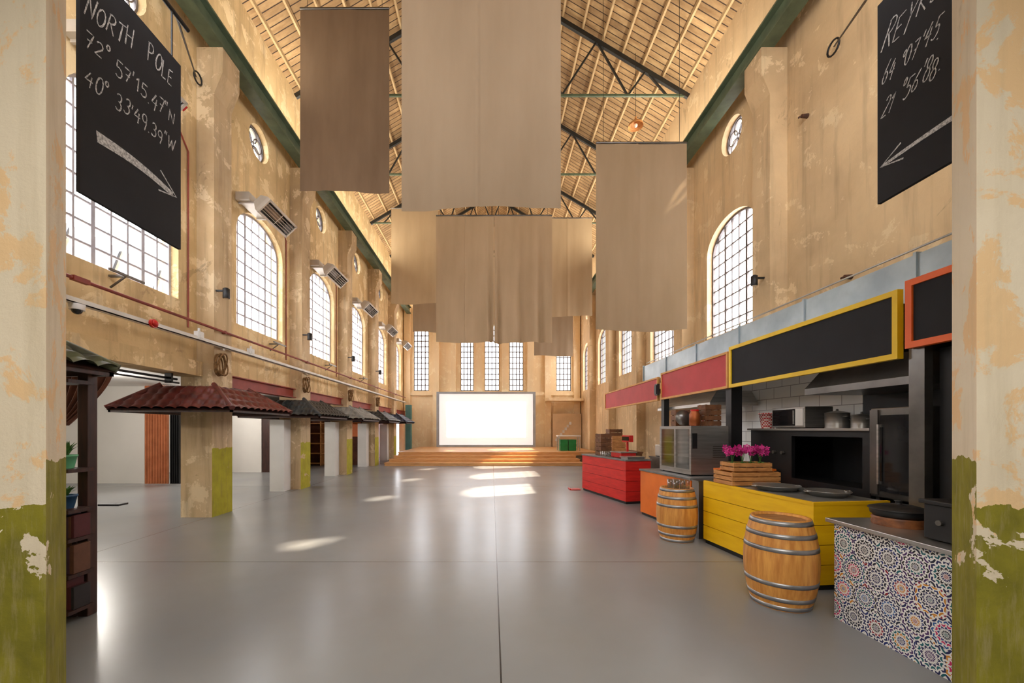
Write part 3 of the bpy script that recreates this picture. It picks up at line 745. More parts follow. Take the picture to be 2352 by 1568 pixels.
def heater():
    rt = root('infrared_heater', (-4.95, 8.85, 6.55), 'pale metal infrared wall heater with open grille', 'heater', 'infrared heaters')
    q = Matrix.Translation((-4.95, 8.85, 6.55)) @ Matrix.Rotation(-.75, 4, 'Y')
    mb = MB()
    P = lambda w, z, l: [(-w, -l, z), (w, -l, z), (w, l, z), (-w, l, z)]
    vs = P(.19, -.13, .58)+P(.19, -.07, .58)+P(.10, .10, .54)
    mb.add(vs, [(0,1,5,4),(1,2,6,5),(2,3,7,6),(3,0,4,7),(4,5,9,8),(5,6,10,9),(6,7,11,10),(7,4,8,11),(8,9,10,11)], 0, q)
    mb.build('housing', m_heat, rt)
    mb = MB(); mb.add(P(.16, -.1, .55)+P(.07, .03, .48), [(0,1,5,4),(1,2,6,5),(2,3,7,6),(3,0,4,7),(4,5,6,7)], 0, q); mb.build('reflector', m_steeldk, rt)
    mb = MB()
    for a in (-.175, .175): mb.box(a-.02, a+.02, -.58, .58, -.15, -.125, 0, q)
    for a in (-.565, .565): mb.box(-.19, .19, a-.02, a+.02, -.15, -.125, 0, q)
    for i in range(6): mb.box(-.15+i*.06-.005, -.15+i*.06+.005, -.56, .56, -.14, -.13, 0, q)
    mb.box(-.17, .17, -.006, .006, -.145, -.135, 0, q)
    mb.build('grille', m_heat, rt)
    MB().box(.06, .15, .58, .66, -.1, 0, 0, q).build('gas_valve', m_redpl, rt)
    mb = MB().box(-5.54, -5.0, 8.5, 8.54, 6.62, 6.66).box(-5.54, -5.0, 9.16, 9.2, 6.62, 6.66).box(-5.54, -5.25, 8.4, 9.2, 6.66, 6.82)
    mb.build('wall_mount', m_heat, rt)
    return rt
h = heater()
h.location = (-4.92, 9.0, 6.48)
for k in (-1, 1, 2, 3, 4): dup(h, (-4.92, 9.0+3.45*k, 6.48+(.0 if k > 0 else .15)), 'infrared heaters')

# ---------------------------------------------------- chalk signs
rt = root('chalkboard_sign', (-3.0, 3.37, 3.38), 'hanging black chalkboard reading NORTH POLE with coordinates and arrow', 'sign', 'hanging chalk signs')
MB().box(-3.03, -3.0, 2.9, 3.84, 3.38, 5.15).build('board', m_chalk, rt)
sx = -2.998; UX = (0, 1, 0); NR = (1, 0, 0)
chalk('NORTH', .40, .16, (sx, 2.93, 4.72), UX, NR, rt, .16, .20, .012, 1)
chalk('POLE', .28, .15, (sx, 3.46, 4.84), UX, NR, rt, .16, .12, .012, 2)
chalk("72\u00b0 57'15.47\"N", .84, .13, (sx, 2.93, 4.48), UX, NR, rt, .14, .03, .011, 3)
chalk("40\u00b0 33'49.39\"W", .84, .13, (sx, 2.93, 4.20), UX, NR, rt, .14, .06, .011, 4)
mb = MB(); o = (sx-.001, 2.9, 0)
stroke(mb, [(.12+.72*t, 3.87+.03*math.sin(t*pi)-.02*t, .085-.04*t) for t in [i/10 for i in range(11)]], .08, UX, o, NR)
stroke(mb, [(.70, 3.99, .014), (.88, 3.85, .02), (.68, 3.80, .014)], .03, UX, o, NR)
mb.build('arrow', m_txt, rt)
MB().rod((-3.015, 3.0, 5.15), (-3.015, 3.0, 5.6), .008).rod((-3.015, 3.75, 5.15), (-3.015, 3.75, 5.6), .008).rod((-3.015, 2.46, 5.6), (-3.015, 3.95, 5.6), .02).path([(-3.015, 3.8, 5.6), (-5.5, 7.4, 8.2)], .012).torus((-5.45, 7.38, 8.15), .1, .015, 16, 6, 0, Matrix.Rotation(pi/2, 4, 'Y')).build('iron_hanger', m_black, rt)
rt = root('chalkboard_sign', (3.33, 2.97, 3.59), 'hanging black chalkboard with an arrow and coordinates', 'sign', 'hanging chalk signs')
MB().box(3.33, 3.36, 2.5, 3.44, 3.59, 5.3).build('board', m_chalk, rt)
sx = 3.328; UX2 = (0, -1, 0); NR2 = (-1, 0, 0)
chalk('REYKJAVIK', .80, .18, (sx, 3.41, 4.86), UX2, NR2, rt, .4, 0, .011, 5)
chalk("64 \u00b007'45.", .46, .14, (sx, 3.41, 4.57), UX2, NR2, rt, .35, 0, .010, 6)
chalk("21 \u00b056'88.", .46, .14, (sx, 3.41, 4.30), UX2, NR2, rt, .35, 0, .010, 11)
mb = MB(); o = (sx+.001, 3.44, 0)
stroke(mb, [(.04+.75*t, 3.89+.01*math.sin(t*pi), .022+.025*t) for t in [i/10 for i in range(11)]], .08, UX2, o, NR2)
stroke(mb, [(.2, 3.98, .014), (.03, 3.89, .014), (.22, 3.84, .014)], .03, UX2, o, NR2)
mb.build('arrow', m_txt, rt)
MB().rod((3.345, 2.46, 5.5), (3.345, 3.55, 5.5), .02).rod((3.345, 2.6, 5.3), (3.345, 2.6, 5.5), .008).rod((3.345, 3.35, 5.3), (3.345, 3.35, 5.5), .008).path([(3.345, 3.5, 5.5), (5.5, 6.4, 7.8)], .012).torus((5.45, 6.36, 7.74), .11, .015, 16, 6, 0, Matrix.Rotation(pi/2, 4, 'Y')).build('iron_hanger', m_black, rt)

# ---------------------------------------------------- fascia signs
def fascia(y0, y1, z0, z1, x, pm, fm, label, t=.05):
    rt = root('fascia_sign', (x, (y0+y1)/2, z0), label, 'sign', 'stall fascia signs')
    vs, fs = curve_mesh([[(y0, z0), (y1, z0), (y1, z1), (y0, z1)], [(y0+t, z0+t), (y1-t, z0+t), (y1-t, z1-t), (y0+t, z1-t)]], .06)
    MB().add(vs, fs, 0, side(x)).build('frame', fm, rt)
    MB().box(x-.01, x+.02, y0+t, y1-t, z0+t, z1-t).build('panel', pm, rt)
fascia(3.90, 6.68, 2.34, 3.02, 4.0, m_chalk, m_yelf, 'long blank black sign panel with yellow frame', .055)
fascia(6.72, 9.38, 2.34, 2.96, 4.0, m_redp, m_frwood, 'red sign panel with thin wooden frame', .04)
fascia(9.56, 14.0, 2.33, 2.9, 4.0, m_redp, m_frwood, 'long red sign panel with thin wooden frame', .04)
fascia(2.8, 3.83, 2.42, 3.07, 4.0, m_chalk, m_orgf, 'blank black sign panel with orange frame', .06)
MB().box(4.05, 4.15, 2.5, 14, 2.52, 2.62).box(4.05, 4.15, 2.5, 14, 2.8, 2.88).box(4.08, 4.12, 6.69, 6.71, 2.62, 2.8).build('sign_rail', m_black, origin=(4.1, 8, 2.5), label='black steel rail carrying the stall signs', cat='rail')
MB().box(3.9, 3.96, 9.4, 9.55, 2.45, 2.72).box(3.88, 3.9, 9.42, 9.53, 2.48, 2.69).box(3.96, 4.05, 9.45, 9.5, 2.55, 2.6).build('loudspeaker', m_black, origin=(3.93, 9.47, 2.45), label='small black loudspeaker mounted between red signs', cat='speaker')
mb = MB(); 
for i in range(6):
    a = 2.6+i*1.45; mb.box(4.3, 5.15, a, a+1.42, 2.96, 3.42).box(4.28, 5.17, a+1.42, a+1.45, 2.95, 3.44)
mb.build('ventilation_duct', m_galv, origin=(4.7, 6.5, 2.95), label='long galvanized rectangular ventilation duct above stall signs', cat='duct')
MB().rod((4.35, 2.6, 3.5), (4.35, 11.2, 3.5), .012).rod((4.35, 3.2, 3.44), (4.35, 3.2, 3.5), .012).rod((4.35, 7, 3.44), (4.35, 7, 3.5), .012).build('thin_pipe', m_steel, origin=(4.35, 7, 3.44), label='thin steel pipe running on top of duct', cat='pipe')

# ---------------------------------------------------- counters
def counter(name, far, near, depth, h, n, pm, tm, label, cat='counter', pl=True, tx=.02):
    F = Vector((*far, 0)); N = Vector((*near, 0)); d = (N-F); L = d.length; u = d.normalized(); w = Vector((-u.y, u.x, 0))
    if w.x < 0: w = -w
    q = Matrix(((u.x, w.x, 0, F.x), (u.y, w.y, 0, F.y), (0, 0, 1, 0), (0, 0, 0, 1)))
    c = q @ Vector((L/2, depth/2, 0)); rt = root(name, tuple(c), label, cat)
    MB().box(.02, L-.02, .02, depth, .0, h-.05, 0, q).build('body', m_black, rt)
    mb = MB(); ph = (h-.08)/n
    for k in range(n):
        z0 = .05+k*ph; g = .008 if pl else 0
        mb.box(0, L, 0, .02, z0+g, z0+ph, 0, q); mb.box(L-.02, L, .02, depth, z0+g, z0+ph, 0, q); mb.box(0, .02, .02, depth, z0+g, z0+ph, 0, q)
    mb.build('board_cladding', pm, rt)
    MB().box(-tx, L+tx, -tx, depth+tx, h-.035, h, 0, q).build('worktop', tm, rt, bevel=.004)
    return q, L, rt
qy, Ly, rty = counter('yellow_counter', (3.08, 5.8), (3.27, 4.05), .88, .90, 4, m_yel, m_top, 'yellow boarded food stall counter with grey top', tx=-.03)
MB().box(0, Ly, 0, .035, .862, .903, 0, qy).box(Ly-.035, Ly, .035, .88, .862, .903, 0, qy).build('edge_trim', m_yel, rty)
qo, Lo, _ = counter('orange_counter', (2.89, 7.75), (3.12, 6.25), .85, .88, 1, m_org, m_top, 'smooth orange painted stall counter with grey top', pl=False)
qr, Lr, _ = counter('red_counter', (2.45, 10.8), (2.93, 8.72), .62, .98, 4, m_red, m_top, 'red boarded stall counter with grey top')
MB().box(3.45, 4.25, 6.0, 6.15, 0, 1.02).box(3.43, 4.27, 5.98, 6.17, 1.02, 1.05).build('orange_side_panel', m_org, origin=(3.8, 6.1, 0), label='low orange dividing panel behind flower crate', cat='partition')
MB().box(3.1, 3.4, 5.97, 6.17, 0, .85).box(3.09, 3.41, 5.96, 6.18, .85, .87).build('cabinet_end', m_steeldk, origin=(3.2, 6.1, 0), label='brown grey cabinet end beside the barrel', cat='cabinet')
rt = root('mosaic_counter', (3.4, 3.0, 0), 'counter front covered with colourful geometric mosaic tiles', 'counter')
MB().box(3.0, 3.75, 2.5, 3.49, 0, .83).build('mosaic_body', m_mos, rt)
MB().box(2.96, 3.79, 2.47, 3.54, .83, .865).build('steel_top', m_steel, rt, bevel=.004)
px, py = 3.33, 3.26
rt = root('chafing_pot', (px, py, .865), 'black lidded pot on a round carved wooden stand', 'pot')
MB().lathe([(.165, 0), (.17, .02), (.16, .035), (.17, .055), (.16, .07)], (px, py, .865), 28).build('stand', m_brownw, rt)
MB().lathe([(.15, .07), (.175, .09), (.18, .12), (.18, .13)], (px, py, .865), 28).build('pot_body', m_black, rt)
MB().lathe([(.19, .13), (.185, .14), (.1, .165), (.02, .17), (.02, .19), (.03, .2), (.001, .205)], (px, py, .865), 28).build('lid', m_black, rt)
rt = root('griddle_box', (3.3, 2.7, .865), 'black metal griddle unit on the steel counter', 'griddle')
MB().box(3.1, 3.6, 2.5, 2.86, .875, 1.12).box(3.08, 3.62, 2.48, 2.88, 1.12, 1.15).build('casing', m_black, rt, bevel=.006)
for x in (3.15, 3.55):
    for y in (2.55, 2.82): MB().rod((x, y, .865), (x, y, .88), .015).build('foot', m_black, rt)
for y in (2.6, 2.75): MB().rod((3.1, y, 1.0), (3.08, y, 1.0), .02).build('knob', m_steeldk, rt)

# ---------------------------------------------------- barrels
def barrel(x, y, h, r0, rb, label, hoops):
    rt = root('wooden_barrel', (x, y, 0), label, 'barrel', 'oak barrels')
    prof = []; N = 16
    for i in range(N+1):
        z = h*i/N; prof.append((r0+(rb-r0)*(1-(2*i/N-1)**2), z))
    R = lambda z: r0+(rb-r0)*(1-(2*z/h-1)**2)
    seg = 120
    MB().lathe(prof[:1]+prof[1:-1]+[prof[-1], (r0-.02, h), (r0-.025, h-.025)], (x, y, 0), seg, mod=lambda i: .990 if i % 6 == 0 else 1, cap=False).build('staves', m_wood, rt)
    MB().lathe([(.001, h-.028), (r0-.015, h-.028)], (x, y, 0), 40, cap=False).build('lid', m_lid, rt)
    for zf in hoops:
        z0 = h*zf-.02; z1 = h*zf+.02
        MB().lathe([(R(z0)-.002, z0), (R(z0)+.004, z0), (R(z1)+.004, z1), (R(z1)-.002, z1)], (x, y, 0), 48, cap=False).build('hoop', m_hoop, rt)
barrel(2.75, 3.8, .82, .235, .30, 'oak barrel with galvanized hoops beside mosaic counter', (.035, .13, .30, .68, .83, .965))
barrel(2.77, 5.97, .78, .225, .285, 'oak barrel with drinking glasses on top by orange counter', (.035, .14, .30, .68, .83, .965))
g = None
for k, (dx, dy) in enumerate([(0, 0), (.09, .02), (-.09, .01), (.04, -.09), (-.05, -.09), (.03, .1), (-.06, .1), (.12, -.07)]):
    p = (2.77+dx, 5.97+dy, .753)
    if g is None:
        g = MB().lathe([(.028, 0), (.034, .01), (.038, .14), (.036, .14), (.031, .012), (.001, .012)], p, 20, cap=False).build('drinking_glass', m_glass, origin=p, label='clear tumbler standing on barrel lid', cat='glass', group='tumblers on the barrel')
    else: dup(g, p)

# ---------------------------------------------------- crate with orchids
def crate(q, l, w, h, n, name, label, mat, z):
    mb = MB(); ph = h/n
    for k in range(n):
        z0 = z+k*ph+.006; z1 = z+(k+1)*ph-.006
        mb.box(0, l, 0, .012, z0, z1, 0, q).box(0, l, w-.012, w, z0, z1, 0, q).box(0, .012, .012, w-.012, z0, z1, 0, q).box(l-.012, l, .012, w-.012, z0, z1, 0, q)
    for a in (.014, l-.04):
        for b in (.014, w-.04): mb.box(a, a+.026, b, b+.026, z, z+h, 0, q)
    mb.box(.012, l-.012, .012, w-.012, z+.005, z+.015, 0, q)
    return mb.build(name, mat, origin=q @ Vector((l/2, w/2, z)), label=label, cat='crate')
q0 = Matrix.Translation((3.14, 5.2, 0)) @ Matrix.Rotation(.06, 4, 'Z')
crate(q0, .66, .4, .18, 3, 'wooden_crate', 'slatted light wooden crate on yellow counter', m_crate, .904)
q1 = Matrix.Translation((3.19, 5.25, 0)) @ Matrix.Rotation(.04, 4, 'Z')
crate(q1, .52, .3, .12, 2, 'wooden_crate', 'smaller slatted wooden crate stacked holding orchids', m_crate, 1.085)
R = random.Random(9)
for k in range(4):
    bx, by = 3.26+k*.125, 5.4+R.uniform(-.03, .03); bz = 1.115
    rt = root('orchid', (bx, by, bz), 'magenta orchid with arching stems in the crate', 'flower', 'orchids in the crate')
    MB().lathe([(.035, -.008), (.05, .07), (.04, .07)], (bx, by, bz), 14).build('pot', m_kiosk, rt)
    tops = []; mb = MB()
    for j in range(5):
        a = 2*pi*j/5+k; pts = [(bx, by, bz+.06)]
        for t in (.3, .6, .85, 1): pts.append((bx+math.cos(a)*.09*t**1.5, by+math.sin(a)*.09*t**1.5, bz+.06+R.uniform(.16, .24)*math.sin(t*1.7)))
        mb.path(pts, .003, 5); tops += pts[2:]
    mb.build('stem', m_green, rt)
    mb = MB()
    for j in range(7):
        a = 2*pi*j/7+.3; c = Vector((bx, by, bz+.07)); d = Vector((math.cos(a), math.sin(a), .5)); s = Vector((-math.sin(a), math.cos(a), 0))*.02
        mb.add([c, c+d*.04+s, c+d*.04-s, c+d*.08+Vector((0, 0, -.03))], [(0,1,2),(1,3,2)])
    mb.build('leaves', m_green, rt)
    mb = MB()
    for tpt in tops:
        for e in range(2):
            c = Vector(tpt)+Vector((R.uniform(-.03, .03), R.uniform(-.03, .03), R.uniform(-.02, .02)))
            tilt = Matrix.Rotation(R.uniform(-.8, .8), 4, 'Z') @ Matrix.Rotation(R.uniform(.9, 1.6), 4, 'X') @ Matrix.Rotation(R.uniform(-1, 1), 4, 'Z')
            for j in range(5):
                a = 2*pi*j/5; pet = [(.003*math.cos(a), .003*math.sin(a), 0)]
                for da, rr in ((-.5, .02), (-.3, .03), (0, .036), (.3, .03), (.5, .02)): pet.append((rr*math.cos(a+da), rr*math.sin(a+da), .006))
                mb.add(pet, [(0,1,2),(0,2,3),(0,3,4),(0,4,5)], 0, Matrix.Translation(c) @ tilt)
    mb.build('blossoms', m_mag, rt)
def pan(x, y, r, lab):
    z = .90; rt = root('metal_pan', (x, y, z), lab, 'pan', 'pans on the yellow counter')
    MB().lathe([(.001, .004), (r*.75, .004), (r*.97, .055), (r, .06), (r, .063), (r*.97, .063), (r*.74, .012), (.001, .012)], (x, y, z), 40, cap=False).build('dish', m_steel, rt)
    for s in (-1, 1): MB().torus((x+s*(r+.015), y, z+.055), .03, .006, 14, 6, 0, Matrix()).build('handle', m_steel, rt)
pan(3.50, 4.90, .25, 'wide shallow metal pan on the counter'); pan(3.76, 4.46, .21, 'wide shallow metal pan next to another')

# ---------------------------------------------------- kitchen
MB().box(5.12, 5.19, 5.5, 9.8, 0, 2.9).build('tiled_partition', m_tilew, origin=(5.15, 7.6, 0), label='white tiled kitchen back panel', cat='wall panel')
MB().box(5.12, 5.19, 2.5, 5.49, 0, 2.9).build('dark_partition', m_black, origin=(5.15, 4, 0), label='dark kitchen back panel', cat='wall panel')
rt = root('cooking_range', (4.65, 5.6, 0), 'black open fronted cooking range with steel shelf', 'stove')
vs, fs = curve_mesh([[(4.55, .0), (6.65, 0), (6.65, 1.63), (4.55, 1.63)], [(4.65, .95), (5.75, .95), (5.75, 1.55), (4.65, 1.55)]], .05)
MB().add(vs, fs, 0, side(4.35)).box(4.375, 5.0, 4.55, 6.65, 0, .93).box(4.95, 5.0, 4.55, 6.65, .93, 1.63).box(4.375, 4.95, 4.55, 4.6, .93, 1.63).box(4.375, 4.95, 6.6, 6.65, .93, 1.63).build('body', m_black, rt)
MB().box(4.28, 5.02, 4.52, 6.68, 1.63, 1.66).build('shelf', m_steel, rt)
for k in range(4): MB().rod((4.32, 5.9+k*.17, 1.3), (4.28, 5.9+k*.17, 1.3), .025, 12).build('knob', m_steeldk, rt)
rt = root('microwave_oven', (4.6, 6.05, 1.66), 'silver microwave oven on the steel shelf', 'microwave')
MB().box(4.4, 4.8, 5.60, 6.26, 1.67, 1.97).build('casing', m_steel, rt, bevel=.008)
MB().box(4.39, 4.4, 5.78, 6.23, 1.7, 1.94).build('door', m_glassdk, rt)
MB().box(4.385, 4.4, 5.62, 5.76, 1.7, 1.94).build('control_panel', m_white, rt)
MB().box(4.37, 4.385, 5.775, 5.79, 1.72, 1.92).build('handle', m_steel, rt)
for y in (5.68, 6.18): MB().box(4.42, 4.78, y-.02, y+.02, 1.66, 1.67).build('foot', m_black, rt)
def ging(x, y, z):
    mb = MB(); mb.lathe([(.09, 0), (.12, .24), (.125, .24), (.115, .23), (.085, .02), (.001, .02)], (x, y, z), 16, cap=False)
    mb.torus((x, y, z+.24), .122, .012, 20, 6)
    mb.build('cloth_basket', m_ging, origin=(x, y, z), label='basket lined with red gingham cloth', cat='basket', group='gingham baskets')
ging(4.5, 6.5, 1.66)
def stockpot(x, y, z, r, h):
    rt = root('stock_pot', (x, y, z), 'steel lidded stock pot on the shelf', 'pot', 'stock pots')
    MB().lathe([(r, 0), (r, h), (r+.01, h)], (x, y, z), 24).build('pot_body', m_steel, rt)
    MB().lathe([(r+.012, h), (r*.6, h+.02), (.015, h+.03), (.015, h+.05), (.001, h+.055)], (x, y, z), 24).build('lid', m_steel, rt)
    for s in (-1, 1): MB().torus((x, y+s*(r+.01), z+h*.75), .035, .006, 12, 6).build('handle', m_steeldk, rt)
stockpot(4.55, 5.25, 1.66, .13, .2); stockpot(4.55, 4.9, 1.66, .1, .15)
rt = root('tall_oven', (4.65, 4.2, 0), 'stainless combi oven with dark glass door on a stand', 'oven')
MB().box(4.25, 4.95, 3.92, 4.47, .9, 1.88).build('casing', m_steeldk, rt, bevel=.01)
MB().box(4.235, 4.25, 3.97, 4.35, .97, 1.80).build('door', m_glassdk, rt)
MB().box(4.23, 4.25, 4.37, 4.46, .93, 1.86).build('control_panel', m_steeldk, rt)
MB().box(4.2, 4.215, 4.33, 4.35, 1.05, 1.7).box(4.215, 4.235, 4.33, 4.35, 1.05, 1.08).box(4.215, 4.235, 4.33, 4.35, 1.67, 1.7).build('handle', m_steel, rt)
for x in (4.3, 4.9):
    for y in (3.97, 4.42): MB().box(x-.02, x+.02, y-.02, y+.02, 0, .9).build('leg', m_steeldk, rt)
rt = root('extractor_hood', (4.55, 4.8, 2.1), 'dark stainless steel extractor hood above the oven', 'extractor hood')
mb = MB(); P = lambda x0, x1, y0, y1, z: [(x0, y0, z), (x1, y0, z), (x1, y1, z), (x0, y1, z)]
mb.add(P(4.16, 5.08, 3.95, 5.3, 2.1)+P(4.16, 5.08, 3.95, 5.3, 2.18)+P(4.3, 5.08, 4.1, 5.15, 2.45), [(0,1,5,4),(1,2,6,5),(2,3,7,6),(3,0,4,7),(4,5,9,8),(5,6,10,9),(6,7,11,10),(7,4,8,11),(8,9,10,11),(0,1,2,3)]); mb.build('canopy', m_steeldk, rt)
MB().box(4.4, 5.0, 4.3, 4.9, 2.45, 2.94).build('flue', m_steeldk, rt)
rt = root('extractor_hood', (4.6, 8.6, 2.0), 'stainless steel extractor hood above the far stall', 'extractor hood')
mb = MB(); mb.add(P(4.16, 5.08, 7.6, 10, 2.1)+P(4.16, 5.08, 7.6, 10, 2.16)+P(4.4, 5.08, 7.8, 9.8, 2.4), [(0,1,5,4),(1,2,6,5),(2,3,7,6),(3,0,4,7),(4,5,9,8),(5,6,10,9),(6,7,11,10),(7,4,8,11),(8,9,10,11),(0,1,2,3)]); mb.build('canopy', m_steel, rt)
MB().box(4.5, 5.0, 8.4, 9, 2.4, 2.94).build('flue', m_steel, rt)
def post(x0, x1, y0, y1, mt, lb):
    MB().box(x0, x1, y0, y1, .012, 2.51).box(x0-.02, x1+.02, y0-.02, y1+.02, 0, .012).build('stall_post', mt, origin=((x0+x1)/2, (y0+y1)/2, 0), label=lb, cat='post', group='stall posts')
post(4.04, 4.22, 6.72, 6.88, m_black, 'square black post between stalls')
post(4.04, 4.12, 3.72, 3.86, m_steeldk, 'square dark grey post at the stall corner')
post(4.04, 4.16, 9.35, 9.5, m_black, 'square black post between stalls')
MB().box(4.16, 4.3, 3.1, 3.7, .0, 2.4).box(4.14, 4.16, 3.15, 3.65, .9, 2.3).build('black_cupboard', m_black, origin=(4.2, 3.4, 0), label='tall narrow black cupboard beside post', cat='cupboard')

rt = root('heated_display', (3.6, 6.9, .88), 'stainless heated food display with glass doors', 'display cabinet')
qd = Matrix.Translation((3.25, 6.5, .88)) @ Matrix.Rotation(.12, 4, 'Z')
mb = MB().box(0, .66, 0, .95, .02, .1, 0, qd).box(0, .66, 0, .95, .77, .82, 0, qd).box(0, .66, 0, .05, .1, .77, 0, qd).box(0, .66, .9, .95, .1, .77, 0, qd).box(.6, .66, .05, .9, .1, .77, 0, qd).box(0, .04, .44, .48, .1, .77, 0, qd)
mb.build('casing', m_steel, rt)
for z in (.3, .53): MB().box(.03, .6, .05, .9, z, z+.01, 0, qd).build('wire_shelf', m_heat, rt)
for a in (.05, .48): MB().box(.005, .015, a, a+.39 if a < .2 else a+.42, .1, .77, 0, qd).build('glass_door', m_glass, rt)
MB().box(.02, .1, -.012, 0, .45, .7, 0, qd).build('control_panel', m_black, rt)
mb = MB()
for k in range(6): mb.box(.38, .6, -.006, 0, .3+k*.035, .315+k*.035, 0, qd)
mb.build('vent', m_steeldk, rt)
for a in (.05, .6):
    for b in (.05, .9): MB().rod((a, b, 0), (a, b, .02), .015, mat=qd).build('foot', m_black, rt)
zt = 1.70
q2 = Matrix.Translation((3.55, 6.62, 0)) @ Matrix.Rotation(.1, 4, 'Z')
crate(q2, .28, .22, .36, 4, 'wooden_crate', 'dark wooden crate standing on display cabinet', m_crdk, zt)
rt = root('preserve_jar', (3.42, 6.7, zt), 'glass jar of red preserves with lid', 'jar')
MB().lathe([(.07, 0), (.085, .02), (.085, .2), (.06, .24), (.06, .25)], (3.42, 6.72, zt), 20).build('jar_body', m_cop, rt)
MB().lathe([(.065, .25), (.065, .28)], (3.42, 6.72, zt), 20).build('lid', m_redpl, rt)
MB().lathe([(.001, 0), (.13, 0), (.14, .01), (.14, .02), (.001, .02)], (0, 0, 0), 28, mat=Matrix.Translation((3.36, 7.0, zt+.142)) @ Matrix.Rotation(pi/2-.15, 4, 'X'), cap=False).torus((3.36, 7.0, zt+.142), .1, .008, 24, 6, 0, Matrix.Rotation(pi/2-.15, 4, 'X')).build('steel_tray', m_steeldk, origin=(3.36, 7.0, zt), label='round steel tray leaning on top of cabinet', cat='tray')
ging(3.78, 7.0, zt+.001)
q3 = Matrix.Translation((3.3, 7.15, 0)); crate(q3, .3, .2, .3, 3, 'wooden_crate', 'brown wooden crate at the back of cabinet', m_crdk, zt)

def onr(a, b, z=.98): return qr @ Vector((a, b, z))
rt = root('shop_scale', tuple(onr(1.5, .32)), 'red and steel serving scale with display pole', 'scale')
MB().box(1.3, 1.75, .12, .5, .99, 1.1, 0, qr).build('base', m_redpl, rt, bevel=.01)
MB().box(1.28, 1.77, .1, .52, 1.1, 1.12, 0, qr).build('plate', m_steel, rt)
MB().box(1.5, 1.54, .4, .44, 1.12, 1.35, 0, qr).box(1.38, 1.7, .36, .46, 1.35, 1.5, 0, qr).build('display', m_redpl, rt)
MB().box(1.4, 1.68, .35, .36, 1.38, 1.47, 0, qr).build('display_glass', m_glassdk, rt)
for a in (1.34, 1.7):
    for b in (.16, .46): MB().box(a-.01, a+.01, b-.01, b+.01, .98, .99, 0, qr).build('foot', m_black, rt)
MB().box(1.8, 2.08, .08, .5, .98, 1.02, 0, qr).box(1.78, 2.1, .06, .52, 1.02, 1.035, 0, qr).build('griddle_tray', m_steel, origin=tuple(onr(1.9, .3)), label='steel griddle tray on the red counter', cat='tray')
crate(qr @ Matrix.Translation((.45, .15, 0)), .3, .3, .55, 5, 'wooden_crate', 'tall dark wooden crate on the red counter', m_crdk, .98)
g = None
for a in range(3):
    for b in range(3):
        p = tuple(onr(.85+a*.1, .12+b*.1))
        if g is None: g = MB().lathe([(.03, 0), (.04, .12), (.036, .12), (.028, .01), (.001, .01)], p, 14, cap=False).build('drinking_glass', m_glass, origin=p, label='clear glass standing on red counter', cat='glass', group='glasses on red counter')
        else: dup(g, p)
MB().box(3.65, 4.2, 8.0, 9.2, 0, 1.0).box(3.63, 4.22, 7.98, 9.22, 1.0, 1.03).build('steel_worktable', m_steeldk, origin=(3.9, 8.6, 0), label='steel work table behind red counter', cat='table')
rt = root('toaster', (3.9, 8.9, 1.03), 'small steel toaster on the work table', 'toaster')
MB().box(3.72, 4.05, 8.8, 9.1, 1.045, 1.3).build('casing', m_heat, rt, bevel=.02)
MB().box(3.78, 3.99, 8.87, 8.91, 1.3, 1.305).box(3.78, 3.99, 8.99, 9.03, 1.3, 1.305).box(3.74, 4.03, 8.82, 9.08, 1.03, 1.045).build('slots', m_black, rt)
g = None
for k in range(5):
    p = (3.72+.1*k, 8.15+.05*(k % 2), 1.03)
    if g is None: g = MB().lathe([(.035, 0), (.035, .17), (.013, .22), (.013, .29), (.016, .3)], p, 16).build('bottle', m_bottle, origin=p, label='dark green glass bottle on work table', cat='bottle', group='bottles on work table')
    else: dup(g, p)
stockpot(3.95, 8.53, 1.03, .12, .2)
MB().box(3.4, 4.3, 11.4, 12.8, 0, .95).box(3.38, 4.32, 11.38, 12.82, .95, 1.0).box(3.38, 3.4, 11.5, 12.7, .2, .8).build('bar_counter', m_crdk, origin=(3.8, 12, 0), label='brown wooden bar counter', cat='counter')
q4 = Matrix.Translation((3.5, 11.6, 0)); crate(q4, .4, .4, .45, 4, 'wooden_crate', 'wooden crate stacked on brown bar', m_crate, 1.0)
q4 = Matrix.Translation((3.6, 12.2, 0)); crate(q4, .4, .4, .65, 6, 'wooden_crate', 'tall dark wooden crate on brown bar', m_crdk, 1.0)
MB().box(2.1, 2.4, 10.75, 11.0, .0, .02).box(2.1, 2.13, 10.75, 11.0, .02, .04).build('floor_plate', m_redpl, origin=(2.3, 10.9, 0), label='flat red floor plate near the counter', cat='floor plate')

rt = root('pendant_lamp', (3.97, 11.0, 10.0), 'brass pendant lamp hanging from the roof', 'lamp')
MB().lathe([(.2, 0), (.19, .06), (.1, .14), (.03, .2), (.03, .26)], (3.97, 11.0, 10.0), 24, cap=False).build('shade', m_crate, rt)
MB().sphere((3.97, 11, 10.03), .05).build('bulb', m_bulb, rt)
MB().rod((3.97, 11, 10.2), (3.97, 11, roofz(3.97)-.02), .006).build('cord', m_black, rt)

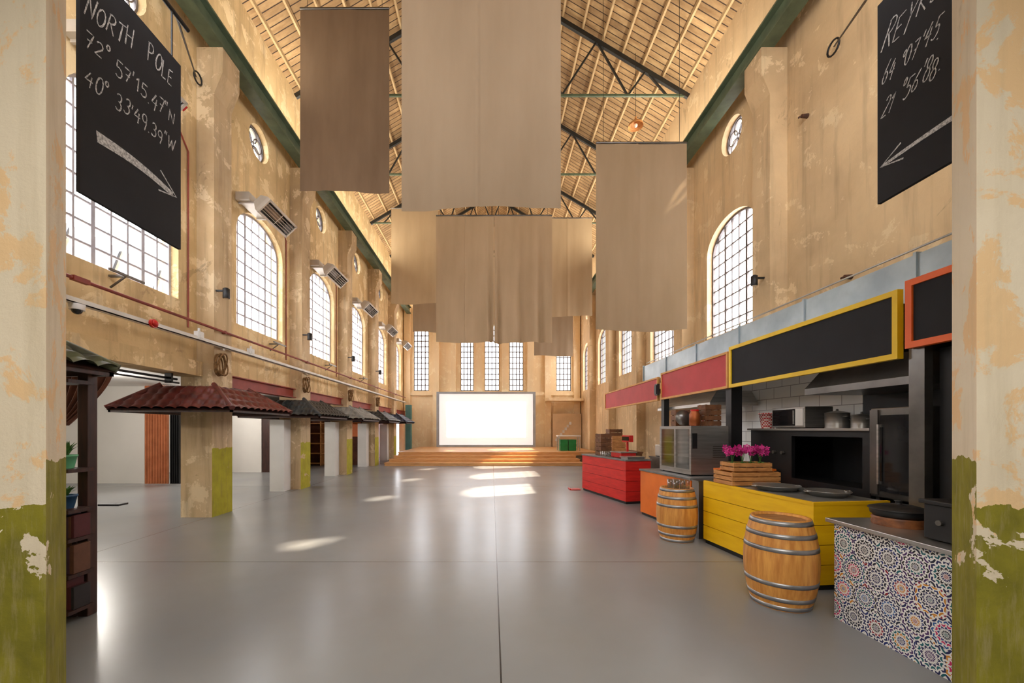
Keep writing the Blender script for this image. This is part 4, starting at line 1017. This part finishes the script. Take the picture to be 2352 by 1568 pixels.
mb = MB(); mb.box(-20, -12.5, 7, 17, 3.06, 7.6)
mb.prism([(-20, 7), (-12.5, 7), (-12.5, 17), (-20, 17)], 7.6, 7.7)
for k in range(6): mb.beam((-12.45, 7+k*1.6, 3.2), (-12.45, 8.6+k*1.6, 7.6), .08, .08, 1)
mb.build('neighbour_building', [m_extb, m_steeldk], origin=(-16, 12, 3.06), label='pale grey industrial building outside the window', cat='building')

# ================================================================ LIGHT
w = bpy.data.worlds.new('World'); SC.world = w; w.use_nodes = True
bg = w.node_tree.nodes['Background']; bg.inputs[0].default_value = (.93, .95, 1, 1); bg.inputs[1].default_value = 10
def light(name, kind, loc, energy, color=(1, 1, 1), size=1, sy=None, rot=(0, 0, 0)):
    l = bpy.data.lights.new(name, kind); l.energy = energy; l.color = color
    if kind == 'AREA':
        l.size = size
        if sy: l.shape = 'RECTANGLE'; l.size_y = sy
    elif kind == 'POINT': l.shadow_soft_size = size
    ob = bpy.data.objects.new(name, l); ob.location = loc; ob.rotation_euler = rot; COL.objects.link(ob); return ob
sun = light('sun', 'SUN', (0, 0, 20), 26, (1, .86, .66)); sun.data.angle = .025
sun.rotation_euler = Vector((-8.33, -3.4, -8.45)).to_track_quat('-Z', 'Y').to_euler()
light('lobby_fill', 'AREA', (0, -.3, 4.35), 190, (1, .96, .9), 3, 3)  # added fill light without a fixture, brightens lobby, jambs and hall front
for s in (-1, 1):  # added fill areas above the crane beams, aimed at the roof
    l = light('roof_fill', 'AREA', (s*5.1, 16.2, 9.27), 480, (1, .92, .78), .16, 16.5)
    l.rotation_euler = (0, pi+s*.65*-1, 0) if s > 0 else (0, pi+.65, 0)
for y in (5, 9, 13): light('aisle_fill', 'POINT', (-9, y, 2.7), 130, (1, .95, .88), .15)  # added point fills that brighten the white aisle walls

# ================================================================ CAMERA
cd = bpy.data.cameras.new('camera'); cam = bpy.data.objects.new('camera', cd); COL.objects.link(cam)
cam.location = (0, 0, 1.65); cam.rotation_euler = (pi/2, 0, 0)
cd.sensor_width = 36; cd.lens = 14.0; cd.shift_x = 46/2352; cd.shift_y = 201/2352; cd.clip_end = 200
SC.camera = cam
SC.view_settings.view_transform = 'Standard'
for ob in bpy.data.objects:
    if '_o' in ob: del ob['_o']
